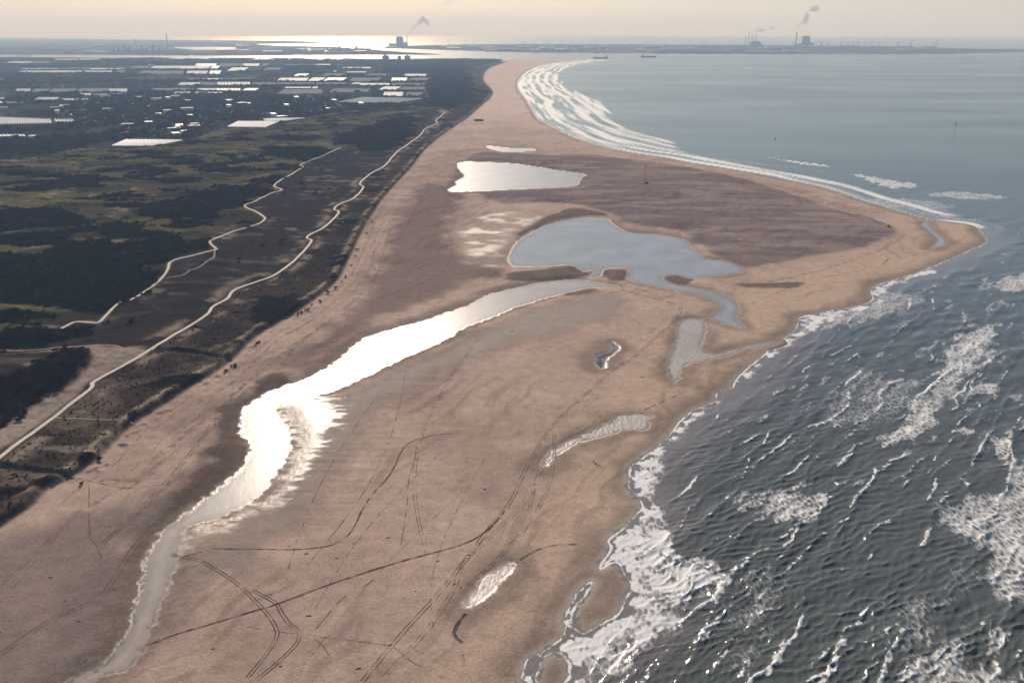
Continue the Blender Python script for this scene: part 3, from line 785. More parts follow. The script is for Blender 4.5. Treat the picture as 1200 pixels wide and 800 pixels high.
tracks = [([(530, 510), (515, 511), (500, 514), (480, 521), (470, 532), (462, 550), (452, 565), (437, 581), (425, 599), (415, 620), (405, 632), (385, 642), (345, 646), (300, 646), (250, 646)], M_trk_dark, 1.3, 0),
          ([(170, 757), (200, 748), (245, 735), (300, 718), (320, 712), (400, 682), (480, 657), (540, 640), (570, 624), (592, 600)], M_trk_dark, 1.7, 0),
          ([(425, 800), (470, 745), (520, 690), (570, 625), (598, 590), (612, 560), (625, 535), (648, 500), (690, 460), (730, 425)], M_trk, .8, 2.4),
          ([(445, 800), (500, 740), (530, 695), (545, 660), (580, 625), (615, 590), (640, 550)], M_trk_soft, .8, 2.4),
          ([(200, 650), (225, 656), (245, 665), (280, 688), (310, 718), (322, 735), (325, 748), (312, 770), (290, 797)], M_trk_dark, .7, 2.0),
          ([(296, 694), (322, 708), (331, 722), (340, 734), (350, 742), (349, 755), (330, 775), (300, 800)], M_trk_dark, .7, 2.0),
          ([(290, 737), (330, 743), (370, 748), (455, 758), (480, 775), (520, 796)], M_trk_soft, 1.0, 0),
          ([(350, 744), (375, 755), (388, 774)], M_trk_soft, .9, 0),
          ([(245, 648), (215, 652), (205, 651)], M_trk, 1.0, 0), ([(370, 740), (400, 705), (425, 690), (440, 680)], M_trk_soft, 1.2, 0),
          ([(725, 340), (750, 347), (780, 355), (797, 362), (790, 378), (770, 395), (745, 418), (720, 435)], M_trk, .9, 3.0), ([(740, 338), (765, 346), (785, 358), (782, 372), (760, 392)], M_trk_soft, .9, 3.0),
          ([(690, 500), (720, 480), (750, 472), (780, 462), (800, 445)], M_trk_soft, 1.0, 0), ([(735, 432), (760, 418), (790, 398), (780, 380)], M_trk_soft, 1.0, 0),
          ([(0, 690), (40, 655), (80, 615), (115, 590)], M_trk_soft, 1.0, 2.4), ([(10, 700), (60, 640), (95, 600)], M_trk_soft, .8, 0), ([(105, 570), (106, 630), (114, 642), (120, 658)], M_trk, .7, 0),
          ([(110, 563), (160, 566), (200, 565), (170, 600), (120, 640)], M_trk_soft, 1.2, 2.2), ([(100, 565), (150, 575), (200, 570)], M_trk, 1.0, 0),
          ([(0, 770), (60, 730), (120, 700), (160, 640), (230, 570), (260, 530), (255, 490), (290, 450), (340, 410), (420, 360), (480, 340), (520, 320), (530, 290), (520, 262)], M_trk_soft, 1.4, 3.0),
          ([(120, 640), (180, 585), (235, 520), (270, 470), (330, 420), (420, 350), (450, 310), (480, 260), (500, 225), (525, 195), (560, 160)], M_trk_soft, 1.3, 2.8),
          ([(545, 245), (534, 270), (540, 290), (550, 308), (600, 318)], M_sandpath, 2.2, 0), ([(440, 320), (436, 305), (445, 285), (460, 255), (475, 230)], M_trk_soft, 1.2, 2.5),
          ([(546, 720), (538, 730), (532, 742), (536, 750), (542, 754)], M_trk_dark, 2.4, 0), ([(600, 664), (618, 652), (632, 645), (650, 640), (680, 638)], M_trk, 1.8, 0),
          ([(648, 482), (690, 470), (725, 465)], M_trk_soft, .9, 0), ([(478, 575), (480, 560), (486, 540), (488, 525)], M_trk, .7, 0), ([(470, 640), (475, 610), (478, 585)], M_trk_soft, .8, 0),
          ([(755, 481), (775, 472), (800, 461)], M_trk, 1.5, 0), ([(695, 540), (698, 545), (705, 548)], M_trk, 1.5, 0), ([(620, 600), (630, 560), (645, 535)], M_trk_soft, .8, 2.2),
          ([(1035, 310), (1042, 303)], M_trk, 2.0, 0), ([(960, 326), (990, 322), (1010, 318)], M_trk_soft, 2.2, 0), ([(880, 335), (910, 334), (935, 333)], M_trk, 4.5, 0), ([(1070, 300), (1080, 296), (1088, 301)], M_trk_soft, 2.2, 0),
          ([(980, 232), (1000, 238), (1010, 238)], M_trk, 2.5, 0), ([(800, 200), (900, 216), (980, 240), (1030, 262)], M_trk, 2.2, 0), ([(860, 340), (960, 318), (1040, 290), (1060, 275)], M_trk_soft, 1.6, 3.5)]
pfoot = np.array(dune_foot[1:20], float)
for k in range(11):
    a, b2 = sorted(rnd.sample(range(len(pfoot)), 2))
    if b2 - a < 4: b2 = min(a + 6, len(pfoot) - 1)
    off = rnd.uniform(18, 95)
    seg_ = [(x + off * (y - 60) / 520 + rnd.uniform(-4, 4), y + rnd.uniform(-2, 2) + off * .25 * (y - 60) / 520) for x, y in pfoot[a:b2 + 1]]
    if len(seg_) > 3: tracks.append((seg_, M_trk_soft, rnd.uniform(.7, 1.3), rnd.choice((0, 2.2, 2.6))))
for k in range(7):
    x0, y0 = rnd.uniform(330, 560), rnd.uniform(640, 800)
    ex, ey = x0 + rnd.uniform(40, 190), y0 - rnd.uniform(90, 260)
    bx_, by_ = rnd.uniform(-45, 45), rnd.uniform(-20, 20)
    seg_ = [(x0 + (ex - x0) * t + math.sin(t * 3.1) * bx_, y0 + (ey - y0) * t + math.sin(t * 3.1) * by_) for t in (0, .2, .4, .6, .8, 1)]
    tracks.append((seg_, M_trk_soft, rnd.uniform(.5, 1.0), rnd.choice((0, 0, 2.2))))
for P, mt, w, gauge in tracks:
    W = wpoly(P, False, 6)
    if gauge == 0:
        strip('track', W, w, mt, .07, wjit=.5)
    else:
        T = np.gradient(W, axis=0); T /= np.maximum(np.hypot(T[:, 0], T[:, 1])[:, None], 1e-6)
        N = np.stack([-T[:, 1], T[:, 0]], -1)
        for s in (-.5, .5):
            strip('track', W + N * gauge * s, w, mt, .07, wjit=.4)

# ------------------------------------------------------------------ small-mesh builder
class MB:
    def __init__(self):
        self.v, self.f, self.m = [], [], []
    def face(self, pts, m=0):
        k = len(self.v); self.v += [tuple(p) for p in pts]; self.f.append(tuple(range(k, k + len(pts)))); self.m.append(m)
    def box(self, x0, x1, y0, y1, z0, z1, m=0):
        k = len(self.v)
        self.v += [(x0, y0, z0), (x1, y0, z0), (x1, y1, z0), (x0, y1, z0), (x0, y0, z1), (x1, y0, z1), (x1, y1, z1), (x0, y1, z1)]
        for q in ((0, 3, 2, 1), (4, 5, 6, 7), (0, 1, 5, 4), (1, 2, 6, 5), (2, 3, 7, 6), (3, 0, 4, 7)):
            self.f.append(tuple(k + i for i in q)); self.m.append(m)
    def bar(self, a, b_, r, m=0, r2=None, n=6):
        a, b_ = Vector(a), Vector(b_); d = (b_ - a).normalized()
        u = d.orthogonal().normalized(); w = d.cross(u); r2 = r if r2 is None else r2
        k = len(self.v)
        for p, rr in ((a, r), (b_, r2)):
            for i in range(n):
                t = 2 * math.pi * i / n
                self.v.append(tuple(p + (u * math.cos(t) + w * math.sin(t)) * rr))
        for i in range(n):
            j = (i + 1) % n
            self.f.append((k + i, k + j, k + n + j, k + n + i)); self.m.append(m)
        self.f.append(tuple(k + i for i in range(n))[::-1]); self.m.append(m)
        self.f.append(tuple(k + n + i for i in range(n))); self.m.append(m)
    def gable(self, x0, x1, y0, y1, z0, z1, over=.3, m=1):
        xm = (x0 + x1) / 2
        a, b_ = y0 - over, y1 + over
        L, Rr = x0 - over, x1 + over
        zo = z0 - over * (z1 - z0) / (xm - x0)
        self.face([(L, a, zo), (xm, a, z1), (xm, b_, z1), (L, b_, zo)][::-1], m)
        self.face([(Rr, a, zo), (Rr, b_, zo), (xm, b_, z1), (xm, a, z1)][::-1], m)
        self.face([(x0, y0, z0), (x1, y0, z0), (xm, y0, z1)], 0)
        self.face([(x1, y1, z0), (x0, y1, z0), (xm, y1, z1)], 0)
    def mesh(self, name, mats):
        me = bpy.data.meshes.new(name); me.from_pydata(self.v, [], self.f)
        for x in mats: me.materials.append(x)
        me.polygons.foreach_set('material_index', self.m)
        me.update()
        return me
    def build(self, name, mats, parent=None):
        return link(name, self.mesh(name, mats if isinstance(mats, (list, tuple)) else [mats]), parent)

def tag(o, label, cat, group=None):
    o['label'] = label; o['category'] = cat
    if group: o['group'] = group
    return o

def empty(name, loc, rz=0.0):
    o = bpy.data.objects.new(name, None); COL.objects.link(o)
    o.location = loc; o.rotation_euler = (0, 0, rz); o.empty_display_size = .5
    return o

def copy_tree(o, parent=None):
    c = o.copy(); COL.objects.link(c)
    if parent is not None: c.parent = parent
    for ch in list(o.children):
        copy_tree(ch, c)
    return c

def gp(px, py, sink=0.0):
    x, y = G(px, py)
    return (x, y, float(hz(x, y)) - sink)

def gp2(px, py):
    # second step: ground height taken into account (dunes lie above sea level)
    x, y = G(px, py)
    for _ in range(3):
        z = float(hz(x, y)) - float(look(DROP, x, y))
        k = 1 - z / H
        x0, y0 = G(px, py); x, y = x0 * k, y0 * k
    return (x, y, float(hz(x, y)))

# ------------------------------------------------------------------ colours of built things
M_white = plain('white_paint', (.74, .73, .70), .6)
M_pale = plain('pale_render', (.55, .53, .50), .8)
M_brick = plain('brick_wall', (.19, .12, .095), .9)
M_slate = plain('dark_roof', (.05, .047, .05), .8, spec=.05)
M_redroof = plain('red_roof', (.17, .085, .065), .7)
M_flat = plain('roof_felt', (.30, .29, .29), .6)
M_steel = plain('grey_steel', (.22, .235, .26), .6, metal=.0)
M_dkst = plain('dark_steel', (.04, .042, .048), .7, spec=.1)
M_conc = plain('concrete', (.33, .325, .32), .85)
M_wood = plain('weathered_wood', (.11, .085, .065), .9, spec=.1)
M_bark = plain('bark', (.07, .055, .045), .95)
M_window = plain('window_glass', (.03, .035, .045), .1, spec=.7)
M_glassroof = plain('greenhouse_glass', (.40, .42, .44), .6, spec=.01, var=.1, scale=.02)
M_glasswhite = plain('whitewashed_glass', (.66, .66, .64), .6, spec=.02, var=.08, scale=.02)
M_glassdull = plain('dusty_glass', (.23, .245, .26), .6, spec=.0, var=.15, scale=.02)
M_glare = plain('clean_glass', (.30, .31, .32), .28, spec=.6, var=.1, scale=.02)
M_ghwall = plain('greenhouse_wall', (.13, .14, .16), .5, spec=.0, var=.15)
M_leafdark = plain('dark_leaf', (.024, .023, .018), .7, spec=.0, var=.45, scale=.5)
M_leafgreen = plain('green_leaf', (.036, .039, .020), .7, spec=.0, var=.4, scale=.3)
M_leafgrey = plain('winter_twig', (.055, .044, .034), .8, spec=.0, var=.35, scale=.3)
M_red = plain('red_paint', (.42, .05, .035), .5)
M_wrack = plain('dried_wrack', (.045, .036, .03), .9, var=.3, scale=1)

# ------------------------------------------------------------------ foliage
def crown_mesh(name, n, rx, rz, z0, leaf, seed, mt, lobes=5):
    g = np.random.default_rng(seed)
    cen = np.column_stack([g.normal(0, .42, lobes) * rx, g.normal(0, .42, lobes) * rx, z0 + rz * (.55 + g.random(lobes) * .85)])
    rad = rx * (.38 + .3 * g.random(lobes))
    k = g.integers(0, lobes, n)
    d = g.normal(size=(n, 3)); d /= np.linalg.norm(d, axis=1)[:, None]
    p = cen[k] + d * (rad[k] * (.55 + .5 * g.random(n)))[:, None] * np.array([1, 1, .8])
    p[:, 2] = np.maximum(p[:, 2], .12)
    a = g.normal(size=(n, 3)); a /= np.linalg.norm(a, axis=1)[:, None]
    b_ = np.cross(a, d + g.normal(size=(n, 3)) * .4); b_ /= np.maximum(np.linalg.norm(b_, axis=1), 1e-6)[:, None]
    s = leaf * (.6 + .8 * g.random(n))[:, None]
    V = np.stack([p - a * s, p + b_ * s * .8, p + a * s, p - b_ * s * .8], 1).reshape(-1, 3)
    q = np.arange(4 * n).reshape(-1, 4)
    me = np_mesh(name, V, q, False); me.materials.append(mt)
    return me

def trunk_mesh(h, r):
    m = MB(); m.bar((0, 0, -.3), (.1, .05, h * .55), r, 0, r * .6)
    for k in range(4):
        t = k * 1.7
        m.bar((.1, .05, h * (.35 + .05 * k)), (math.cos(t) * h * .24, math.sin(t) * h * .24, h * (.7 + .06 * k)), r * .5, 0, r * .18, 5)
    return m.mesh('trunk', [M_bark])

CR = [crown_mesh('crown', 120, 1.0, .75, .12, .21, 201, M_leafdark, 6), crown_mesh('crown', 110, 1.0, .7, .12, .22, 202, M_leafgrey, 6),
      crown_mesh('crown', 220, 1.0, 1.0, .45, .16, 203, M_leafgreen, 8), crown_mesh('crown', 200, 1.0, 1.0, .4, .16, 204, M_leafdark, 8)]
TRK = trunk_mesh(2.0, .07)
proto_obj = {}
def plant(name, kind, loc, size, rz, label, cat, group, sz=1.0):
    e = empty(name, loc, rz); tag(e, label, cat, group)
    e.scale = (size, size, size * sz)
    c = link('crown', CR[kind], e); link('trunk', TRK, e)
    proto_obj.setdefault(kind, c)
    return e

hum = [(419, 295), (417, 303), (412, 313), (405, 327), (401, 333), (360, 366), (366, 360), (349, 372), (354, 369), (375, 356), (384, 346), (394, 340), (436, 262), (430, 275), (118, 541), (97, 570), (300, 408), (274, 432), (265, 438)]
for px, py in hum:
    p = gp(px, py)
    plant('shrub', 0, p, rnd.uniform(1.8, 3.2), rnd.uniform(0, 6), 'low dark shrub on the sand just below the foredune ridge', 'shrub', 'shrubs along the dune foot', .8)
meadow = [(213, 172), (222, 171), (231, 172), (240, 173), (268, 169), (276, 167), (284, 168), (292, 171), (325, 166), (338, 165), (352, 166), (361, 167), (236, 197), (252, 195), (272, 193), (289, 191), (157, 211), (178, 209), (198, 207), (73, 220), (96, 217)]
for px, py in meadow:
    p = gp(px, py)
    plant('bush', 3, p, rnd.uniform(5.5, 9), rnd.uniform(0, 6), 'dark rounded thorn bush standing in the open green dune meadow', 'bush', 'bushes in the dune meadow', .7)
trees_px = [(228, 113), (234, 113), (300, 74.5), (303, 74), (452, 70.6), (462, 70.6), (478, 70.4), (417, 111), (420, 111.5), (131, 163), (137, 162.5), (23, 124), (96, 163)]
for px, py in trees_px:
    p = gp(px, py)
    plant('tree', 2, p, rnd.uniform(9, 14), rnd.uniform(0, 6), 'tall bushy tree rising above the roofs and hedges of the polder', 'tree', 'single trees in the polder', 1.0)

def scatter(name, kind, xs, ys, size, zs, label, cat):
    n = len(xs)
    z = hz(xs, ys)
    me = bpy.data.meshes.new(name); me.vertices.add(n)
    me.vertices.foreach_set('co', np.stack([xs, ys, z], -1).astype(np.float32).ravel())
    a = me.attributes.new('size', 'FLOAT_VECTOR', 'POINT'); a.data.foreach_set('vector', np.stack([size, size, size * zs], -1).astype(np.float32).ravel())
    a = me.attributes.new('turn', 'FLOAT_VECTOR', 'POINT'); a.data.foreach_set('vector', np.stack([np.zeros(n), np.zeros(n), NP.random(n) * 6.28], -1).astype(np.float32).ravel())
    o = link(name, me)
    ng = bpy.data.node_groups.new(name, 'GeometryNodeTree')
    ng.interface.new_socket('Geometry', in_out='INPUT', socket_type='NodeSocketGeometry')
    ng.interface.new_socket('Geometry', in_out='OUTPUT', socket_type='NodeSocketGeometry')
    gi_, go = ng.nodes.new('NodeGroupInput'), ng.nodes.new('NodeGroupOutput')
    ip = ng.nodes.new('GeometryNodeInstanceOnPoints')
    oi = ng.nodes.new('GeometryNodeObjectInfo'); oi.transform_space = 'ORIGINAL'
    oi.inputs['Object'].default_value = proto_obj[kind]; oi.inputs['As Instance'].default_value = True
    ns = ng.nodes.new('GeometryNodeInputNamedAttribute'); ns.data_type = 'FLOAT_VECTOR'; ns.inputs['Name'].default_value = 'size'
    nt = ng.nodes.new('GeometryNodeInputNamedAttribute'); nt.data_type = 'FLOAT_VECTOR'; nt.inputs['Name'].default_value = 'turn'
    L = ng.links.new
    L(gi_.outputs[0], ip.inputs['Points']); L(oi.outputs['Geometry'], ip.inputs['Instance'])
    L(ns.outputs['Attribute'], ip.inputs['Scale']); L(nt.outputs['Attribute'], ip.inputs['Rotation'])
    L(ip.outputs[0], go.inputs[0])
    md = o.modifiers.new('scatter', 'NODES'); md.node_group = ng
    o['kind'] = 'stuff'; tag(o, label, cat)
    return o

# thickets of the dunes
n = 330000
xs, ys = NP.uniform(-1900, 250, n), NP.uniform(480, 5200, n)
tk = look(thick, xs, ys) + (fbm(xs / 30, ys / 30, 211, 3) - .5) * 34
okd = (look(s_dune, xs, ys) < -25) & (look(D_main, xs, ys) > 7) & (look(D_second, xs, ys) > 5) & (np.abs(np.arctan2(xs, ys)) < R_(41))
dens = np.where(tk < 0, .5, 0)
loose = sstep(.53, .63, fbm(xs / 70, ys / 40, 213, 4)) * (look(marram, xs, ys) > 2)
dens = np.where((look(inner, xs, ys) < 0) | (look(marram, xs, ys) < 0), np.where(look(thick0, xs, ys) + (fbm(xs / 30, ys / 30, 211, 3) - .5) * 34 < 0, dens, 0), dens)
dens = np.maximum(dens, .02 * loose)
ok = okd & (NP.random(n) < dens)
proto_obj[1] = link('crown', CR[1], plant('shrub', 0, gp(303, 405), 2.2, 1.0, 'low dark shrub on the sand just below the foredune ridge', 'shrub', 'shrubs along the dune foot', .8))
proto_obj[1].location = (.8, .5, 0)
scatter('dune_thicket', 0, xs[ok], ys[ok], NP.uniform(2.2, 5.0, ok.sum()), .62, 'dark dense thicket covering the hollows of the inner dunes', 'thicket')
mok = (look(marram, xs, ys) < -3) & (look(D_main, xs, ys) > 5) & (look(D_ramp, xs, ys) > 4)
ok = mok & (NP.random(n) < .60 * sstep(2600, 900, np.hypot(xs, ys)) + .03)
scatter('marram_grass', 1, xs[ok], ys[ok], NP.uniform(.5, 1.2, ok.sum()), .75, 'brown tufts of marram grass between the pale path and the foredune', 'dune grass')
# trees of the polder and the coast wood
n = 420000
th = NP.uniform(R_(-36), R_(1), n); rr_ = np.sqrt(NP.uniform(2600 ** 2, 11500 ** 2, n))
xs, ys = rr_ * np.sin(th), rr_ * np.cos(th)
town = sdf(wpoly([(60, 128), (140, 112), (230, 108), (320, 112), (400, 122), (440, 126), (390, 134), (330, 140), (260, 144), (215, 160), (130, 168), (60, 182), (0, 186), (0, 165), (110, 160), (140, 150), (60, 150)]), 120.0)
cn_ = fbm(xs / 240, ys / 240, 221, 4)
hedge = np.maximum(sstep(.06, .0, np.abs(((xs * .9 + ys * .44) / 260) % 1 - .0)), sstep(.04, .0, np.abs(((ys * .9 - xs * .44) / 420) % 1)))
dens = .20 * sstep(.46, .58, cn_) + .16 * hedge * sstep(.38, .55, fbm(xs / 700, ys / 700, 223, 2))
dens = np.where(look(town, xs, ys) < 0, .26, dens)
ok = (look(s_pol, xs, ys) < -8) & (NP.random(n) < dens)
n2 = 26000
wx, wy = NP.uniform(-1100, 300, n2), NP.uniform(3900, 11000, n2)
wood = sdf(wpoly(thick_px[13], True, 3), 400.0) + (fbm(X / 150, Y / 150, 225, 4) - .5) * 420
ok2 = (look(wood, wx, wy) < 0) | ((look(s_pol, wx, wy) < -8) & (np.arctan2(wx, wy) > R_(-9)) & (fbm(wx / 130, wy / 130, 227, 3) > .43))
ok2 &= NP.random(n2) < .75
xs, ys = np.concatenate([xs[ok], wx[ok2]]), np.concatenate([ys[ok], wy[ok2]])
GH_KEEP = []                      # greenhouse footprints, filled below; trees keep off them

# ------------------------------------------------------------------ greenhouses
gh_group = 'greenhouses of the polder'
def greenhouse(quad, mt, h0=4.4, slope=.42, bay=12.8, parts=False, label=None, group=None):
    P = [np.array(G(*q)) for q in quad]              # front-left, front-right, back-right, back-left
    c = sum(P) / 4
    GH_KEEP.append(np.array(P))
    z = float(hz(c[0], c[1]))
    wid = max(np.linalg.norm(P[1] - P[0]), np.linalg.norm(P[2] - P[3]))
    n_ = int(min(max(round(wid / bay), 2), 36)); rise = slope * wid / n_ / 2
    rise = min(rise, 6.0)
    roof, wall = MB(), MB()
    F = [P[0] + (P[1] - P[0]) * i / (2 * n_) - c for i in range(2 * n_ + 1)]
    B = [P[3] + (P[2] - P[3]) * i / (2 * n_) - c for i in range(2 * n_ + 1)]
    zz = [h0 + (rise if i % 2 else 0) for i in range(2 * n_ + 1)]
    for i in range(2 * n_):
        roof.face([(F[i][0], F[i][1], zz[i]), (F[i + 1][0], F[i + 1][1], zz[i + 1]), (B[i + 1][0], B[i + 1][1], zz[i + 1]), (B[i][0], B[i][1], zz[i])])
        for Q, s in ((F, 1), (B, -1)):
            f = [(Q[i][0], Q[i][1], -1), (Q[i + 1][0], Q[i + 1][1], -1), (Q[i + 1][0], Q[i + 1][1], zz[i + 1] - .05), (Q[i][0], Q[i][1], zz[i] - .05)]
            wall.face(f if s > 0 else f[::-1])
    for i in (0, 2 * n_):
        wall.face([(F[i][0], F[i][1], -1), (B[i][0], B[i][1], -1), (B[i][0], B[i][1], h0 - .05), (F[i][0], F[i][1], h0 - .05)])
    if parts:
        e = empty('greenhouse', (c[0], c[1], z))
        roof.build('glass_roof', mt, e); wall.build('wall', M_ghwall, e)
    else:
        m = MB(); m.v = roof.v + wall.v; k = len(roof.v)
        m.f = roof.f + [tuple(i + k for i in f) for f in wall.f]; m.m = [0] * len(roof.f) + [1] * len(wall.f)
        e = m.build('greenhouse', [mt, M_ghwall]); e.location = (c[0], c[1], z)
    tag(e, label, 'greenhouse', group)
    return e

greenhouse([(130, 173.2), (178, 174), (214, 166.5), (147, 165.6)], M_glasswhite, parts=True, label='white-roofed greenhouse standing alone at the edge of the green dune meadow')
greenhouse([(265, 150.6), (310, 151.2), (328, 144), (278, 144)], M_glasswhite, parts=True, label='wide white-roofed greenhouse at the meadow edge with a second one joined behind it')
greenhouse([(312, 144), (331, 144.6), (358, 140), (308, 141)], M_glasswhite, parts=True, label='narrow pale greenhouse set behind the wide white one at the meadow edge')
greenhouse([(-30, 148.6), (62, 146.6), (60, 141.8), (-30, 138.5)], M_glare, slope=1.15, parts=True, label='large greenhouse whose glass roof glares in the sun beside the village')
greenhouse([(64, 145.6), (88, 144.6), (86, 142), (63, 142)], M_glare, slope=1.0, parts=True, label='small bright greenhouse at the end of the glaring one')
greenhouse([(-30, 162.6), (30, 162), (29, 160), (-30, 160)], M_glasswhite, parts=True, label='long low white greenhouse in front of the tree belt by the village')
greenhouse([(395, 121.2), (458, 123), (496, 117), (425, 115.6)], M_glassroof, parts=True, label='broad grey greenhouse nearest the coast wood with a pale front edge')
bands = [(120.5, 123, -20, 26), (115.5, 119, -20, 66), (117, 119.3, 70, 106), (105, 109.5, -20, 150), (110.5, 113, 92, 146), (80.5, 82.6, 20, 146), (83.4, 86.4, 18, 144), (72.6, 75.6, 3, 58), (65.2, 67, 16, 36), (69.5, 71.2, 60, 116),
         (78, 82, 150, 255), (83.5, 88, 160, 258), (92.5, 95, 218, 322), (97.4, 101, 188, 322), (104.5, 107.5, 175, 300), (109, 111.5, 200, 282), (75.2, 78.6, 228, 312), (80, 84, 262, 330), (87, 90.4, 318, 402), (84.6, 86.4, 405, 430),
         (92, 96, 322, 402), (97.6, 101, 320, 418), (102.8, 105, 330, 372), (106, 111.5, 322, 378), (105, 109.5, 384, 432), (98.5, 101.6, 420, 498), (102.6, 107.4, 440, 500), (109, 114, 446, 494), (79.4, 81, 398, 456), (87.4, 90.6, 428, 500), (92, 96.6, 408, 500), (76, 77.6, 330, 392)]
gm = [M_glassroof, M_glassdull, M_glasswhite]
glab = {0: ('grey glass greenhouse in the rows of greenhouses beyond the village', 'grey glass greenhouses of the polder'), 1: ('dull dusty greenhouse in the rows of greenhouses beyond the village', 'dull greenhouses of the polder'),
        2: ('white-roofed greenhouse in the rows of greenhouses beyond the village', 'white-roofed greenhouses of the polder')}
for (ya, yb, xa, xb) in bands:
    x = xa + rnd.uniform(0, 4)
    while x < xb - 6:
        w = rnd.uniform(14, 40)
        x1 = min(x + w, xb)
        if rnd.random() > .10:
            k = rnd.choices((0, 1, 2), (5, 5, 1))[0]
            sk = rnd.uniform(.0, .9) * (yb - ya) * 2.2
            t0, t1 = ya + rnd.uniform(0, .5), yb - rnd.uniform(0, .6)
            greenhouse([(x, t1), (x1 - 1, t1 + .1), (x1 - 1 + sk, t0), (x + sk, t0)], gm[k], bay=22, label=glab[k][0], group=glab[k][1], slope=rnd.uniform(.05, .2))
        x = x1 + rnd.uniform(.3, 2.2)

# trees keep off the greenhouses
okt = np.ones(len(xs), bool)
for Q in GH_KEEP:
    x0, y0 = Q.min(0) - 12; x1, y1 = Q.max(0) + 12
    okt &= ~((xs > x0) & (xs < x1) & (ys > y0) & (ys < y1))
xs, ys = xs[okt], ys[okt]
# ------------------------------------------------------------------ houses of the village
def house_mesh(w, d, hw, hr, wall, roof, flat=False):
    m = MB()
    m.box(-w / 2, w / 2, -d / 2, d / 2, -1, hw, 0)
    if flat:
        m.box(-w / 2 - .2, w / 2 + .2, -d / 2 - .2, d / 2 + .2, hw + .01, hw + .5, 1)
    else:
        m.gable(-w / 2, w / 2, -d / 2, d / 2, hw + .01, hw + hr, .4, 1)
        m.box(w * .18, w * .18 + .9, d * .2, d * .2 + .9, hw + hr * .4, hw + hr + .9, 0)
    nx = max(2, int(d / 4)); ns = max(1, int(hw / 3))
    for s in range(ns):
        for k in range(nx):
            y = -d / 2 + (k + .5) * d / nx
            for sx in (-1, 1):
                m.box(sx * (w / 2 + .03) - .05, sx * (w / 2 + .03) + .05, y - .8, y + .8, s * 3 + .8, s * 3 + 2.2, 2)
        for k in range(2):
            x = -w / 4 + k * w / 2
            m.box(x - .8, x + .8, -d / 2 - .08, -d / 2 + .02, s * 3 + .8, s * 3 + 2.2, 2)
    return m.mesh('house', [wall, roof, M_window])
HS = [(house_mesh(9, 13, 5.6, 4.2, M_brick, M_slate), 'brick house with a dark gabled roof among the village trees', 'house', 'dark-roofed village houses'),
      (house_mesh(9, 22, 5.6, 4.0, M_brick, M_redroof), 'long brick terrace with a reddish roof among the village trees', 'house', 'red-roofed village terraces'),
      (house_mesh(10, 12, 5.6, 4.4, M_white, M_slate), 'white-walled house with a dark roof among the village trees', 'house', 'white village houses'),
      (house_mesh(22, 40, 8, 0, M_pale, M_flat, True), 'pale flat-roofed shed among the village houses', 'shed', 'pale sheds in the village'),
      (house_mesh(16, 44, 15, 0, M_white, M_flat, True), 'white flat-roofed apartment block rising above the village trees', 'building', 'white apartment blocks in the village')]
def near_gh(x, y, m=14):
    for Q in GH_KEEP:
        a, b_ = Q.min(0) - m, Q.max(0) + m
        if a[0] < x < b_[0] and a[1] < y < b_[1]: return True
    return False
count = 0; tries = 0; spots = []
while count < 270 and tries < 9000:
    tries += 1
    if rnd.random() < .72:
        px, py = rnd.uniform(60, 440), rnd.uniform(113, 160)
        x, y = G(px, py)
        if float(look(town, np.array([x]), np.array([y]))[0]) > 0: continue
    else:
        px, py = rnd.uniform(0, 500), rnd.uniform(72, 165); x, y = G(px, py)
    if float(look(s_pol, np.array([x]), np.array([y]))[0]) > -25 or near_gh(x, y): continue
    if any(abs(x - a) < 26 and abs(y - b_) < 30 for a, b_ in spots): continue
    k = rnd.choices(range(5), (9, 5, 6, 3, 1.2))[0]
    me, lab, cat, grp = HS[k]
    o = link('house' if k < 3 else ('shed' if k == 3 else 'apartment_block'), me)
    o.location = (x, y, float(hz(x, y))); o.rotation_euler = (0, 0, rnd.choice((.45, .45 + math.pi / 2)) + rnd.uniform(-.1, .1))
    s = rnd.uniform(.9, 1.25); o.scale = (s, s, s)
    tag(o, lab, cat, grp); spots.append((x, y)); count += 1

for a, b_ in spots:
    q = (np.abs(xs - a) < 17) & (ys > b_ - 40) & (ys < b_ + 15)
    xs, ys = xs[~q], ys[~q]
half = NP.random(len(xs)) < .55
scatter('woodland', 3, xs[half], ys[half], NP.uniform(6, 11, half.sum()), .75, 'dark belts of trees between the greenhouses and along the coast wood', 'trees')
scatter('hedgerow', 2, xs[~half], ys[~half], NP.uniform(5, 9, (~half).sum()), .7, 'greenish hedges and orchard trees scattered around the village', 'trees')

# church
p = gp(225.5, 112)
e = empty('church', p, .4); tag(e, 'dark church with a tall square tower rising from the village', 'church')
m = MB(); m.box(-5, 5, -5, 5, -1, 26); tw_ = m.build('tower', M_brick, e)
m = MB()
for i in range(4):
    c4 = [(-5.3, -5.3), (5.3, -5.3), (5.3, 5.3), (-5.3, 5.3)]
    a, b_ = c4[i], c4[(i + 1) % 4]; m.face([(a[0], a[1], 26), (b_[0], b_[1], 26), (0, 0, 44)])
m.build('spire', M_slate, tw_)
m = MB(); m.box(-8, 8, 5.2, 34, -1, 9); m.build('nave', M_brick, e)
m = MB(); m.gable(-8, 8, 5.2, 34, 9.02, 18, .4, 0); m.build('roof', M_slate, e)
# white tower
p = gp(396.7, 81)
e = empty('lighthouse', p); tag(e, 'slim white tower standing between the greenhouses far inland', 'tower')
m = MB(); m.bar((0, 0, -1), (0, 0, 46), 5, 0, 3.6, 12); m.build('shaft', M_white, e)
m = MB(); m.bar((0, 0, 46.02), (0, 0, 47.2), 5, 0, 5, 12); m.bar((0, 0, 47.2), (0, 0, 51), 3, 0, 2.8, 10); m.bar((0, 0, 51), (0, 0, 54), 3.3, 0, .3, 10); m.build('lantern', M_steel, e)
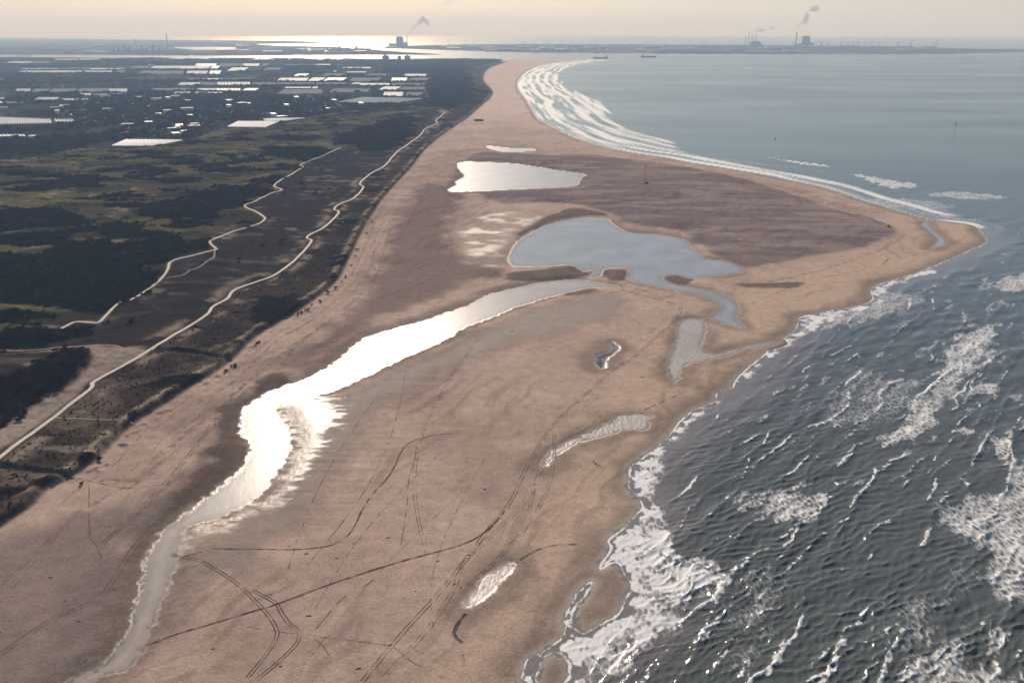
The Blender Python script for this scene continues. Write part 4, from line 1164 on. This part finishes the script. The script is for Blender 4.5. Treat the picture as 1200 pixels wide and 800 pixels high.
# tower blocks by the river mouth
for i, (x0, x1, yt) in enumerate([(448, 456, 64.6), (466, 470, 65.2), (474, 481, 64.8)]):
    a = gp((x0 + x1) / 2, 70.2); d = math.hypot(a[0], a[1])
    w = (x1 - x0) * d / 1066; h = (69.5 - yt) * d / 1130
    e = empty('tower_block', a, -math.atan2(a[0], a[1])); tag(e, ['widest grey tower block on the skyline by the river', 'narrow grey tower block between two wider ones by the river', 'grey tower block with a stair tower by the river mouth'][i], 'building')
    m = MB(); m.box(-w / 2, w / 2, -8, 8, -2, h); m.build('wall', M_steel, e)
    m = MB(); m.box(-w / 5, w / 6, -4, 4, h + .01, h + 6); m.build('roof_house', M_conc, e)
    for s in range(int(h / 9)):
        m = MB(); m.box(-w / 2 + 3, w / 2 - 3, -8.3, -8.05, 4 + s * 9, 7 + s * 9); m.build('window', M_window, e)

# ------------------------------------------------------------------ port: chimneys, plants, cranes, turbines, tanks, ships
def up_m(px, py, d):
    # height above the sheet of a pixel over a thing standing d metres away
    hx = px - 600.0; hy = FPX * CP - (py - 400.0) * SP; dn_ = FPX * SP + (py - 400.0) * CP
    return H - dn_ / math.hypot(hx, hy) * d + d * d / (2 * RE)

def chimney(px, pyb, pyt, r, label, mt=None):
    p = gp(px, pyb); d = math.hypot(p[0], p[1]); h = up_m(px, pyt, d)
    e = empty('chimney', p); tag(e, label, 'chimney')
    m = MB(); m.bar((0, 0, -3), (0, 0, h * .86), r, 0, r * .74, 14); sh_ = m.build('shaft', mt or M_conc, e)
    m = MB(); m.bar((0, 0, h * .86), (0, 0, h), r * .76, 0, r * .7, 14); m.build('cap', M_steel, sh_)
    return (p[0], p[1], p[2] + h), d

def plant_block(px0, px1, pyb, pyt, label):
    a = gp((px0 + px1) / 2, pyb); d = math.hypot(a[0], a[1]); w = (px1 - px0) * d / 1066; h = up_m((px0 + px1) / 2, pyt, d)
    e = empty('power_station', a, -math.atan2(a[0], a[1])); tag(e, label, 'power station')
    m = MB(); m.box(-w / 2, w / 2, -w * .3, w * .4, -3, h * .88); m.build('boiler_house', M_steel, e)
    m = MB(); m.box(-w * .38, w * .38, -w * .2, w * .3, h * .88 + .05, h); m.build('roof_house', M_steel, e)
    m = MB(); m.box(-w * 1.5, -w * .5 - .2, -w * .25, w * .35, -3, h * .3); m.build('turbine_hall', M_conc, e)
    m = MB(); m.box(w * .5 + .2, w * 1.0, -w * .2, w * .3, -3, h * .4); m.build('filter_house', M_conc, e)

top1, d1 = chimney(477.3, 54.5, 42, 11, 'lone tall chimney with a thick smoke plume beside the bright river')
plant_block(464.5, 473, 54.8, 43.2, 'square power station block beside the chimney on the bright river')
chimney(872.7, 55, 43.5, 8, 'shortest of four chimneys standing in a row')
chimney(876.7, 55, 37.8, 8, 'tallest of four chimneys standing in a row')
top2, d2 = chimney(880.8, 55, 41, 8, 'chimney with a low drifting smoke plume in the row of four')
chimney(884.8, 55, 39.4, 8, 'last chimney of the row of four, beyond the smoking one')
plant_block(879, 891, 55.4, 49, 'low wide power station at the foot of the row of chimneys')
top3, d3 = chimney(932, 55.5, 38, 13, 'thick lone chimney with a tall twisting plume beside a square plant')
plant_block(939.4, 948, 55.5, 42.6, 'square grey power station beside the thick lone chimney')
chimney(197, 58, 40.2, 9, 'slender tall chimney above the refinery far inland')
chimney(160, 58, 46, 8, 'short chimney left of the slender one at the far refinery'.replace('left of', 'standing apart from'))

for k, (px, yt, rr) in enumerate([(134, 55, 12), (139, 56.5, 18), (147, 53, 10), (151, 56, 15), (167, 54, 12), (172, 56.5, 20), (179, 53.6, 13), (187, 56.5, 14), (352, 58.6, 12), (398, 54.5, 14), (407, 56, 12), (418, 54.6, 13)]):
    p = gp(px, 61.5); d = math.hypot(p[0], p[1]); h = up_m(px, yt, d)
    e = empty('process_tower', p); tag(e, 'grey refinery tower with platforms ' + ('among the far inland refinery stacks' if k < 8 else 'on the refinery island in the river'), 'tower', 'far refinery towers' if k < 8 else 'river refinery towers')
    m = MB(); m.bar((0, 0, -2), (0, 0, h), rr, 0, rr * .9, 12); m.build('column', M_steel, e)
    for q in (.35, .62, .86):
        m = MB(); m.bar((0, 0, h * q), (0, 0, h * q + 3), rr * 1.35, 0, rr * 1.35, 12); m.build('platform', M_conc, e)

def turbine(px, pyb, pyt):
    p = gp(px, pyb); d = math.hypot(p[0], p[1]); h = up_m(px, pyt, d) * .72; bl = h * .42
    e = empty('wind_turbine', p, -math.atan2(p[0], p[1]) + rnd.uniform(-.6, .6)); tag(e, 'pale wind turbine standing on the port skyline', 'wind turbine', 'wind turbines on the port land')
    m = MB(); m.bar((0, 0, -2), (0, 0, h), 4.5, 0, 2.6, 10); m.build('tower', M_pale, e)
    m = MB(); m.box(-2.5, 2.5, -5, 6, h + .02, h + 5); m.build('nacelle', M_pale, e)
    r0 = rnd.uniform(0, 2)
    for k in range(3):
        t = r0 + k * 2.0944
        m = MB(); m.bar((0, -6, h + 2.5), (math.sin(t) * bl, -6, h + 2.5 + math.cos(t) * bl), 2.2, 0, .6, 5); m.build('blade', M_pale, e)
for px in (612, 627, 642, 659, 670, 700, 716, 732, 760, 778, 796, 808, 823, 546, 556, 511, 527):
    turbine(px, 55.5, 44.6 + rnd.uniform(-.8, 1.2))

def crane(px, pyb, pyt, boom):
    p = gp(px, pyb); d = math.hypot(p[0], p[1]); h = up_m(px, pyt, d)
    e = empty('harbour_crane', p, -math.atan2(p[0], p[1]) + rnd.uniform(-.3, .3))
    tag(e, 'grey container crane with a raised boom on the quay' if boom else 'grey container crane with a level boom on the quay', 'crane', 'cranes with raised booms' if boom else 'cranes with level booms')
    w = 22; hg = h * .55
    for sx in (-1, 1):
        for sy in (-1, 1):
            m = MB(); m.bar((sx * w / 2, sy * 12, -2), (sx * w / 2 * .8, sy * 12, hg), 2.2); m.build('leg', M_steel, e)
    m = MB(); m.box(-w * 1.2, w * .9, -5, 5, hg + .02, hg + 6); m.build('girder', M_steel, e)
    m = MB(); m.bar((0, 0, hg + 6), (0, 0, hg + 6 + h * .2), 2.0); m.build('mast', M_steel, e)
    m = MB()
    if boom: m.bar((w * .9, 0, hg + 5), (w * 1.6, 0, h), 2.4)
    else: m.bar((w * .9, 0, hg + 4), (w * 3.2, 0, hg + 5), 2.4)
    m.build('boom', M_steel, e)
for i, px in enumerate((955, 962, 970, 985, 993, 1000, 1005, 1013, 1020, 1029, 1052, 1067, 1096)):
    crane(px, 57 + rnd.uniform(-.5, .5), 44.5 + rnd.uniform(0, 3), i % 3 != 1)
p = gp(1037.5, 57); d = math.hypot(p[0], p[1]); h = up_m(1037.5, 41.5, d)
e = empty('radio_mast', p); tag(e, 'thin tall mast rising above the cranes on the quay', 'mast')
m = MB(); m.bar((0, 0, -2), (0, 0, h), 4, 0, 1.4, 8); m.build('mast_tube', M_steel, e)
m = MB(); m.bar((0, 0, h * .8), (0, 0, h * .83), 8, 0, 8, 10); m.build('platform', M_steel, e)

def tank(px, py, r, h, label, grp, mt):
    p = gp(px, py); e = empty('storage_tank', p); tag(e, label, 'tank', grp)
    m = MB(); m.bar((0, 0, -2), (0, 0, h), r, 0, r, 20); m.build('shell', mt, e)
    m = MB(); m.bar((0, 0, h + .02), (0, 0, h + r * .14), r * .99, 0, r * .1, 20); m.build('dome', mt, e)
for i in range(26):
    px = rnd.uniform(620, 860) if i < 14 else rnd.uniform(345, 425)
    py = rnd.uniform(57.5, 61) if i < 14 else rnd.uniform(58.5, 63)
    x, y = G(px, py)
    tank(px, py, rnd.uniform(25, 42), rnd.uniform(18, 30), 'white round storage tank on the flat port land' if i < 14 else 'pale round storage tank on the refinery island in the river', 'port tanks' if i < 14 else 'refinery tanks', M_white if i % 2 else M_pale)
wh = MB(); wh.box(-.5, .5, -.5, .5, -.2, .86, 0); wh.box(-.51, .51, -.51, .51, .861, 1.0, 1)
wh_me = wh.mesh('warehouse', [M_steel, M_flat]); wh2 = wh.mesh('warehouse', [M_pale, M_white])
for i in range(90):
    if i < 60: px, py = rnd.uniform(470, 1120), rnd.uniform(54.5, 61.5)
    else: px, py = rnd.uniform(60, 470), rnd.uniform(50, 63.5)
    x, y = G(px, py)
    if float(look(s_far, np.array([x]), np.array([y]))[0]) > -60: continue
    pale = rnd.random() < .3
    o = link('warehouse', wh2 if pale else wh_me); o.location = (x, y, float(hz(x, y)))
    o.scale = (rnd.uniform(80, 300), rnd.uniform(60, 160), rnd.uniform(12, 38)); o.rotation_euler = (0, 0, -math.atan2(x, y) + rnd.uniform(-.2, .2))
    if i < 60: tag(o, ('pale' if pale else 'grey') + ' long warehouse on the flat port land across the river mouth', 'warehouse', ('pale' if pale else 'grey') + ' port warehouses')
    else: tag(o, ('pale' if pale else 'grey') + ' refinery shed on the land beyond the bright river', 'shed', ('pale' if pale else 'grey') + ' refinery sheds')

def ship(px0, px1, py, label, bridge_right):
    x, y = G((px0 + px1) / 2, py); d = math.hypot(x, y); L = (px1 - px0) * d / 1066
    e = empty('cargo_ship', (x, y, -d * d / (2 * RE)), -math.atan2(x, y)); tag(e, label, 'ship')
    s = 1 if bridge_right else -1
    m = MB(); k = L / 2; w = L * .07
    prof = [(-k, 0), (-k * .88, w), (k * .95, w), (k, w * .6), (k, -w * .6), (k * .95, -w), (-k * .88, -w)]
    top_ = [(s * a, b_, 11) for a, b_ in prof]; bot = [(s * a * .97, b_ * .9, -1) for a, b_ in prof]
    m.face(top_ if s > 0 else top_[::-1])
    for i in range(7):
        j = (i + 1) % 7; m.face([bot[i], bot[j], top_[j], top_[i]])
    m.build('hull', M_dkst, e)
    m = MB(); m.box(s * k * .72 - 9, s * k * .72 + 9, -w * .8, w * .8, 11.02, 30); m.build('bridge', M_conc, e)
    m = MB(); m.bar((s * k * .82, 0, 11), (s * k * .82, 0, 37), 3.2); m.build('funnel', M_dkst, e)
    for q in range(5):
        m = MB(); c = s * (-k * .7 + q * k * .26); m.box(c - k * .1, c + k * .1, -w * .7, w * .7, 11.02, 14.5); m.build('hatch', M_steel, e)
ship(695, 713, 68.6, 'dark cargo ship lying off the end of the beach', True)
ship(751, 769, 67.2, 'smaller grey cargo ship entering the river mouth with its bow to the port', False)

# smoke
def smoke_mat(name, dens, col):
    m = bpy.data.materials.new(name); m.use_nodes = True
    n_, l_ = m.node_tree.nodes, m.node_tree.links
    n_.clear(); o_ = n_.new('ShaderNodeOutputMaterial'); v_ = n_.new('ShaderNodeVolumePrincipled')
    v_.inputs['Color'].default_value = (*col, 1); v_.inputs['Density'].default_value = dens; v_.inputs['Anisotropy'].default_value = .3
    l_.new(v_.outputs[0], o_.inputs['Volume'])
    return m
M_smoke = smoke_mat('smoke', .015, (.74, .78, .86)); M_steam = smoke_mat('thin_steam', .004, (.97, .97, .97))
def at(px, py, Yp):
    hx = px - 600.0; hy = FPX * CP - (py - 400.0) * SP; dn_ = FPX * SP + (py - 400.0) * CP
    k = Yp / hy
    return np.array([hx * k, Yp, H - dn_ * k])
def puff(parent, pts, Yp, mt, seed):
    g = np.random.default_rng(seed)
    P = smooth([(a, b_, c) for a, b_, c in pts], False, 7)
    nn, m_ = len(P), 16
    C3 = np.array([at(p[0], p[1], Yp) for p in P]); rad = np.maximum(P[:, 2], .3) * .5 * Yp / 1066
    T = np.gradient(C3, axis=0); T /= np.linalg.norm(T, axis=1)[:, None]
    U = np.array([0, 1.0, 0]) - T * T[:, 1:2]; U /= np.linalg.norm(U, axis=1)[:, None]; Wv = np.cross(T, U)
    V = []
    for i in range(nn):
        f = min(1, 6 * min(i + .4, nn - .6 - i) / nn)
        for k in range(m_):
            a = 2 * math.pi * k / m_
            lump = 1 + .75 * (float(fbm(np.array([i * .34 + seed]), np.array([math.cos(a) * 1.4 + seed * 3.1]), 7, 2)[0]) + float(fbm(np.array([i * .5]), np.array([math.sin(a) * 1.6 + seed]), 9, 2)[0]) - 1.0)
            V.append(C3[i] + (U[i] * math.cos(a) + Wv[i] * math.sin(a)) * rad[i] * lump * max(f, .15))
    q = [(i * m_ + k, i * m_ + (k + 1) % m_, (i + 1) * m_ + (k + 1) % m_, (i + 1) * m_ + k) for i in range(nn - 1) for k in range(m_)]
    me = bpy.data.meshes.new('puff'); me.from_pydata([tuple(v) for v in V], [], q + [tuple(range(m_))[::-1], tuple((nn - 1) * m_ + k for k in range(m_))])
    me.polygons.foreach_set('use_smooth', [True] * len(me.polygons))
    me.materials.append(mt); me.update()
    o = link('puff', me, parent)
    o.matrix_parent_inverse = parent.matrix_world.inverted() if False else o.matrix_parent_inverse
    return o
def plume(label, Yp, chains):
    e = empty('smoke_plume', (0, 0, 0)); tag(e, label, 'smoke')
    for i, (pts, mt) in enumerate(chains):
        puff(e, pts, Yp, mt, int(Yp) % 17 + i * 5)
plume('forked grey plume rising from the chimney beside the bright river', top1[1], [([(477.4, 41.9, 1.4), (479.5, 38.5, 2.6), (484, 33, 4.2), (489, 28.5, 5), (493, 25.5, 6), (495, 21, 7.5), (494, 17, 6)], M_smoke), ([(496, 22.5, 5.5), (499.5, 25.5, 5.5), (502, 28.4, 5), (505.5, 32.6, 3)], M_smoke),
      ([(503, 12, 4), (507, 15, 6), (506, 20, 4)], M_steam), ([(514, 6, 5), (522, 3, 9), (534, 1, 8), (545, -4, 8)], M_steam)])
plume('low thin plume drifting sideways from the row of four chimneys', top2[1], [([(880.9, 40.8, 1.4), (883, 37.6, 2.6), (888, 35.4, 4.4), (893, 36, 5.2), (898, 35, 4.2)], M_smoke), ([(899.5, 34.4, 3.6), (904, 33.6, 4), (909, 32, 2.6), (914, 32.2, 1.4)], M_smoke)])
plume('tall twisting grey plume above the thick lone chimney', top3[1], [([(932.1, 37.8, 2.2), (933.5, 33.5, 3), (937, 29, 4), (942, 25.5, 6), (945, 21, 6.5), (945.5, 16, 6), (948, 13, 5)], M_smoke), ([(947.5, 13.6, 5.5), (951.5, 11.4, 7), (956, 9.6, 7.5), (961, 11.4, 4)], M_smoke), ([(964, 9, 4), (970, 5, 6), (976, 0, 7), (984, -6, 8)], M_steam)])

# ------------------------------------------------------------------ on the beach and in the water
p = gp(755.5, 218)
e = empty('beach_mast', p, .3); tag(e, 'tall lattice mast with a dark cabin at its foot on the hook of sand', 'mast')
m = MB()
for k in range(3):
    t = k * 2.0944; m.bar((math.cos(t) * 1.6, math.sin(t) * 1.6, -.5), (math.cos(t) * .8, math.sin(t) * .8, 40), .16, 0, .1, 5)
m.build('upright', M_dkst, e)
m = MB()
for s in range(13):
    for k in range(3):
        t, t2 = k * 2.0944, (k + 1) * 2.0944; r1, r2 = 1.6 - .8 * s / 13, 1.6 - .8 * (s + 1) / 13
        m.bar((math.cos(t) * r1, math.sin(t) * r1, s * 3), (math.cos(t2) * r2, math.sin(t2) * r2, s * 3 + 3), .07, 0, .07, 4)
m.build('brace', M_dkst, e)
m = MB(); m.box(-2.0, 2.0, -2.0, 2.0, 39.6, 40.2); m.box(-1.9, 1.9, -.1, .1, 40.2, 41.3); m.build('platform', M_dkst, e)
m = MB(); m.box(1.8, 7.8, -1.6, 1.6, 0, 3.2); m.build('cabin', M_dkst, e)
m = MB(); m.box(-3.5, 9, -4, 4, -.6, .25); m.build('plinth', M_wrack, e)

p = gp(561, 142.3)
e = empty('beach_pavilion', p, .2); tag(e, 'dark low beach pavilion on the open sand near the bend of the dune foot', 'pavilion')
m = MB(); m.box(-17, 17, -8, 8, .3, 5); m.build('wall', M_dkst, e)
m = MB(); m.box(-18.5, 18.5, -9.5, 9.5, 5.02, 5.7); rf_ = m.build('roof', M_slate, e)
m = MB(); m.box(-22, 20, -17, 10, -.6, .28); m.build('deck', M_wood, e)
for k in range(6):
    m = MB(); m.box(-15.5 + k * 5.4, -12 + k * 5.4, -8.12, -8.02, 1, 4); m.build('window', M_window, e)
m = MB(); m.box(-6, -2, -2, 2, 5.72, 8.2); m.build('roof_hut', M_dkst, rf_)

def seapos(px, py):
    x, y = G(px, py); return (x, y, -(x * x + y * y) / (2 * RE))
p = seapos(1118.6, 154.6)
e = empty('measuring_pole', p); tag(e, 'slender pole with a dark box on top standing in the open sea', 'pole')
m = MB(); m.bar((0, 0, -3), (0, 0, 24), .55, 0, .45, 10); m.build('pile', M_steel, e)
m = MB(); m.box(-2.6, 2.6, -2.6, 2.6, 24.02, 24.5); m.box(-2.0, 2.0, -2.0, 2.0, 24.52, 28.5); bx_ = m.build('box', M_dkst, e)
m = MB(); m.bar((1, 0, 28.5), (1, 0, 32), .12); m.build('aerial', M_dkst, bx_)
p = seapos(908.6, 162.8)
e = empty('buoy', p); tag(e, 'small dark buoy floating off the back of the sand hook', 'buoy')
m = MB(); m.bar((0, 0, -.6), (0, 0, 1.4), 2.6, 0, 2.3, 14); m.build('float', M_dkst, e)
m = MB(); m.bar((0, 0, 1.42), (0, 0, 5.2), 1.3, 0, .35, 8); tw_ = m.build('tower', M_dkst, e)
m = MB(); m.bar((0, 0, 5.2), (0, 0, 6.2), .5, 0, .5, 8); m.build('lamp', M_red, tw_)

# vehicle at the end of the dark plateau
p = gp(1041, 267.2)
e = empty('dumper_truck', p, .9); tag(e, 'dark truck parked where the dark plateau of the hook ends', 'truck')
m = MB(); m.box(-3.8, 3.8, -1.2, 1.2, .9, 1.3); m.build('chassis', M_dkst, e)
m = MB(); m.box(2.0, 3.8, -1.2, 1.2, 1.32, 3.0); m.box(2.2, 3.4, -1.1, 1.1, 3.0, 3.3); m.build('cab', M_dkst, e)
m = MB(); m.box(-3.9, 1.7, -1.3, 1.3, 1.32, 2.9); m.build('body', M_wood, e)
for wx_ in (-2.8, -1.4, 2.7):
    for s in (-1, 1):
        m = MB(); m.bar((wx_, s * .95, .6), (wx_, s * 1.35, .6), .62, 0, .62, 14); m.build('wheel', M_dkst, e)

# white boards by the path
bd = MB(); bd.box(-1.1, 1.1, -.06, .06, .9, 2.1)
bd_me = bd.mesh('board', [M_white]); pst = MB(); pst.box(-.07, .07, -.07, .07, -.5, 2.1); pst_me = pst.mesh('post', [M_wood])
for (px, py) in [(278, 357), (251, 378.5), (232, 389), (256.5, 367), (189.5, 416), (166, 428), (141, 445), (211.5, 401.5), (349.5, 313.5), (331, 329), (367.5, 291.5), (402, 261.5)]:
    p = gp2(px, py)
    e = empty('notice_board', p, rnd.uniform(-.5, .3)); e.scale = (1.25,) * 3
    tag(e, 'small white board on two posts at the edge of the pale main path', 'sign', 'white boards along the path')
    link('board', bd_me, e)
    for s in (-1, 1):
        o = link('post', pst_me, e); o.location = (s * .9, .14, 0)

# post-and-rail fences on the two beach ramps
def fence(line, off, label):
    P = wpoly(line, False, 6)
    T = np.gradient(P, axis=0); T /= np.hypot(T[:, 0], T[:, 1])[:, None]; P = P + np.stack([-T[:, 1], T[:, 0]], -1) * off
    seg = np.hypot(*np.diff(P, axis=0).T); s = np.concatenate([[0], np.cumsum(seg)])
    t = np.arange(0, s[-1], 3.0); Q = np.stack([np.interp(t, s, P[:, 0]), np.interp(t, s, P[:, 1])], -1); z = hz(Q[:, 0], Q[:, 1])
    e = empty('fence', (Q[0, 0], Q[0, 1], z[0])); tag(e, label, 'fence')
    loc = [(a - Q[0, 0], b_ - Q[0, 1], c - z[0]) for (a, b_), c in zip(Q, z)]
    for q in loc:
        o = link('post', fp_me, e); o.location = q
    for hgt in (.6, 1.15):
        m = MB()
        for a, b_ in zip(loc[:-1], loc[1:]):
            m.bar((a[0], a[1], a[2] + hgt), (b_[0], b_[1], b_[2] + hgt), .07, 0, .07, 4)
        m.build('rail', M_wood, e)
fpm = MB(); fpm.bar((0, 0, -.8), (0, 0, 1.4), .11, 0, .1, 6); fp_me = fpm.mesh('post', [M_wood])
fence(beach_ramp, 2.4, 'wooden post-and-rail fence on the inland side of the wide beach ramp'); fence(beach_ramp, -2.4, 'wooden post-and-rail fence on the seaward side of the wide beach ramp')
fence(beach_ramp2, 2.2, 'wooden fence on the far side of the narrow beach ramp near the bend'); fence(beach_ramp2, -2.2, 'wooden fence on the near side of the narrow beach ramp near the bend'.replace('near side', 'other side'))

# wrack and driftwood
def lump(seed, r):
    g = np.random.default_rng(seed); bm = bmesh.new(); bmesh.ops.create_icosphere(bm, subdivisions=2, radius=1)
    for v in bm.verts:
        f = .55 + .8 * float(vnoise(np.array([v.co.x * 1.7 + seed]), np.array([v.co.y * 1.7 + v.co.z * 2.2]), seed)[0])
        v.co = Vector((v.co.x * f * 1.8, v.co.y * f * .7, max(v.co.z * f * .34, -.1)))
    me = bpy.data.meshes.new('wrack'); bm.to_mesh(me); bm.free(); me.materials.append(M_wrack)
    return me
LM = [lump(k, 1) for k in (3, 8, 15)]
for i, (px, py) in enumerate([(415, 639), (359, 651), (395, 656), (362, 724), (318, 699), (549, 652), (513, 659), (487, 694), (752, 443), (677, 503), (503, 483), (455, 632), (473, 634), (568, 575), (339, 642), (532, 686), (540, 690), (457, 757), (420, 785), (329, 783), (250, 763), (60, 680), (77, 707), (129, 620), (93, 731), (827, 303.5), (707, 252.6), (1057, 251), (1085, 289), (925, 320), (1053, 314.5), (120, 566), (600, 390)]):
    p = gp(px, py); o = link('wrack', LM[i % 3]); o.location = p; s = rnd.uniform(.5, 1.1) * (1.8 if py < 330 else 1); o.scale = (s, s, s); o.rotation_euler = (0, 0, rnd.uniform(-.4, .7))
    tag(o, 'dark clump of dried wrack lying on the bare sand', 'wrack', 'clumps of wrack on the sand')

# people
def person_mat(i, top, legs):
    m, n_, l_, b_ = mat('clothes')
    tc = n_.new('ShaderNodeTexCoord'); sx = n_.new('ShaderNodeSeparateXYZ'); l_.new(tc.outputs['Object'], sx.inputs[0])
    cr = n_.new('ShaderNodeValToRGB'); cr.color_ramp.interpolation = 'CONSTANT'
    el = cr.color_ramp.elements; el[0].position = 0; el[0].color = (.02, .018, .016, 1); el[1].position = .05; el[1].color = (*legs, 1)
    for pos, c in ((.46, top), (.83, (.42, .27, .20)), (.945, (.05, .035, .025))):
        q = el.new(pos); q.color = (*c, 1)
    l_.new(math_node(n_, l_, 'DIVIDE', sx.outputs['Z'], 1.8), cr.inputs['Fac']); l_.new(cr.outputs[0], b_.inputs['Base Color'])
    b_.inputs['Roughness'].default_value = .9
    return m
def person(px, py, rz, stride, i, top, legs, label):
    s = stride
    J = [((0, 0, .95), .13), ((0, 0, 1.15), .13), ((0, .01, 1.38), .155), ((0, .0, 1.52), .065), ((0, -.01, 1.62), .09), ((0, -.015, 1.70), .095), ((0, 0, 1.78), .06),
         ((.10, 0, .9), .095), ((.11, -.18 * s, .5), .062), ((.11, -.22 * s, .09), .045), ((.11, -.36 * s, .045), .042),
         ((-.10, 0, .9), .095), ((-.11, .12 * s, .5), .062), ((-.11, .34 * s, .11), .045), ((-.11, .22 * s, .045), .042),
         ((.21, .01, 1.40), .062), ((.27, .12 * s, 1.12), .046), ((.26, .06 * s - .05, .88), .036), ((.26, .04 * s - .06, .79), .03),
         ((-.21, .01, 1.40), .062), ((-.27, -.1 * s, 1.12), .046), ((-.26, -.22 * s, .90), .036), ((-.26, -.26 * s, .82), .03)]
    E = [(0, 1), (1, 2), (2, 3), (3, 4), (4, 5), (5, 6), (0, 7), (7, 8), (8, 9), (9, 10), (0, 11), (11, 12), (12, 13), (13, 14), (2, 15), (15, 16), (16, 17), (17, 18), (2, 19), (19, 20), (20, 21), (21, 22)]
    me = bpy.data.meshes.new('person'); me.from_pydata([j[0] for j in J], E, [])
    me.materials.append(person_mat(i, top, legs))
    o = link('person', me); p = gp(px, py); o.location = p; o.rotation_euler = (0, 0, rz)
    sk = o.modifiers.new('skin', 'SKIN')
    sv_ = me.skin_vertices[0].data
    for k, j in enumerate(J): sv_[k].radius = (j[1], j[1] * .85); sv_[k].use_root = (k == 0)
    ss = o.modifiers.new('smooth', 'SUBSURF'); ss.levels = 1; ss.render_levels = 1
    tag(o, label, 'person')
blk, nav, gry, red_, tan_ = (.02, .02, .022), (.025, .03, .06), (.10, .10, .11), (.22, .03, .03), (.16, .12, .08)
person(135.5, 730, .6, 1, 0, blk, nav, 'person in dark clothes walking alone on the slope inside the lower creek bend')
person(190.5, 613, 2.2, .9, 1, nav, blk, 'person in a navy coat standing at the creek edge near the bright bend')
person(2, 745.5, 1.2, 1, 2, blk, gry, 'person in black walking on the brown sand far from the creek')
person(541.5, 766, .3, .8, 3, nav, blk, 'walker in navy, the farther of two below the hooked end of the small pool')
person(543.6, 770.4, .3, 1, 4, blk, blk, 'walker in black following close behind another below the small pool')
person(603, 794, 2.6, .8, 5, gry, blk, 'person in a grey coat standing on the sand beside the surf islet')
person(634, 730, 2.9, 1, 6, blk, nav, 'person in a black coat walking with a companion towards the tidal inlet')
person(637.6, 729.6, 2.9, .8, 7, red_, nav, 'person in dark red walking with a companion towards the tidal inlet')
person(591, 427.5, 1.0, 1, 8, blk, blk, 'tiny person in black crossing the open middle of the sand flat')

# ------------------------------------------------------------------ haze: one even closed box of air round everything
hb = MB(); hb.box(-120000, 120000, -20000, 110000, -900, 1050)
M_haze = bpy.data.materials.new('haze'); M_haze.use_nodes = True
hn, hl = M_haze.node_tree.nodes, M_haze.node_tree.links
hn.clear(); ho = hn.new('ShaderNodeOutputMaterial'); hv = hn.new('ShaderNodeVolumePrincipled')
hv.inputs['Color'].default_value = (.47, .67, 1.0, 1); hv.inputs['Absorption Color'].default_value = (1, 1, 1, 1); hv.inputs['Density'].default_value = HAZE_DENSITY; hv.inputs['Anisotropy'].default_value = .13
hl.new(hv.outputs[0], ho.inputs['Volume'])
hz_o = hb.build('haze', M_haze); hz_o['kind'] = 'stuff'; tag(hz_o, 'thin pale blue haze fading the far land and sea', 'haze')
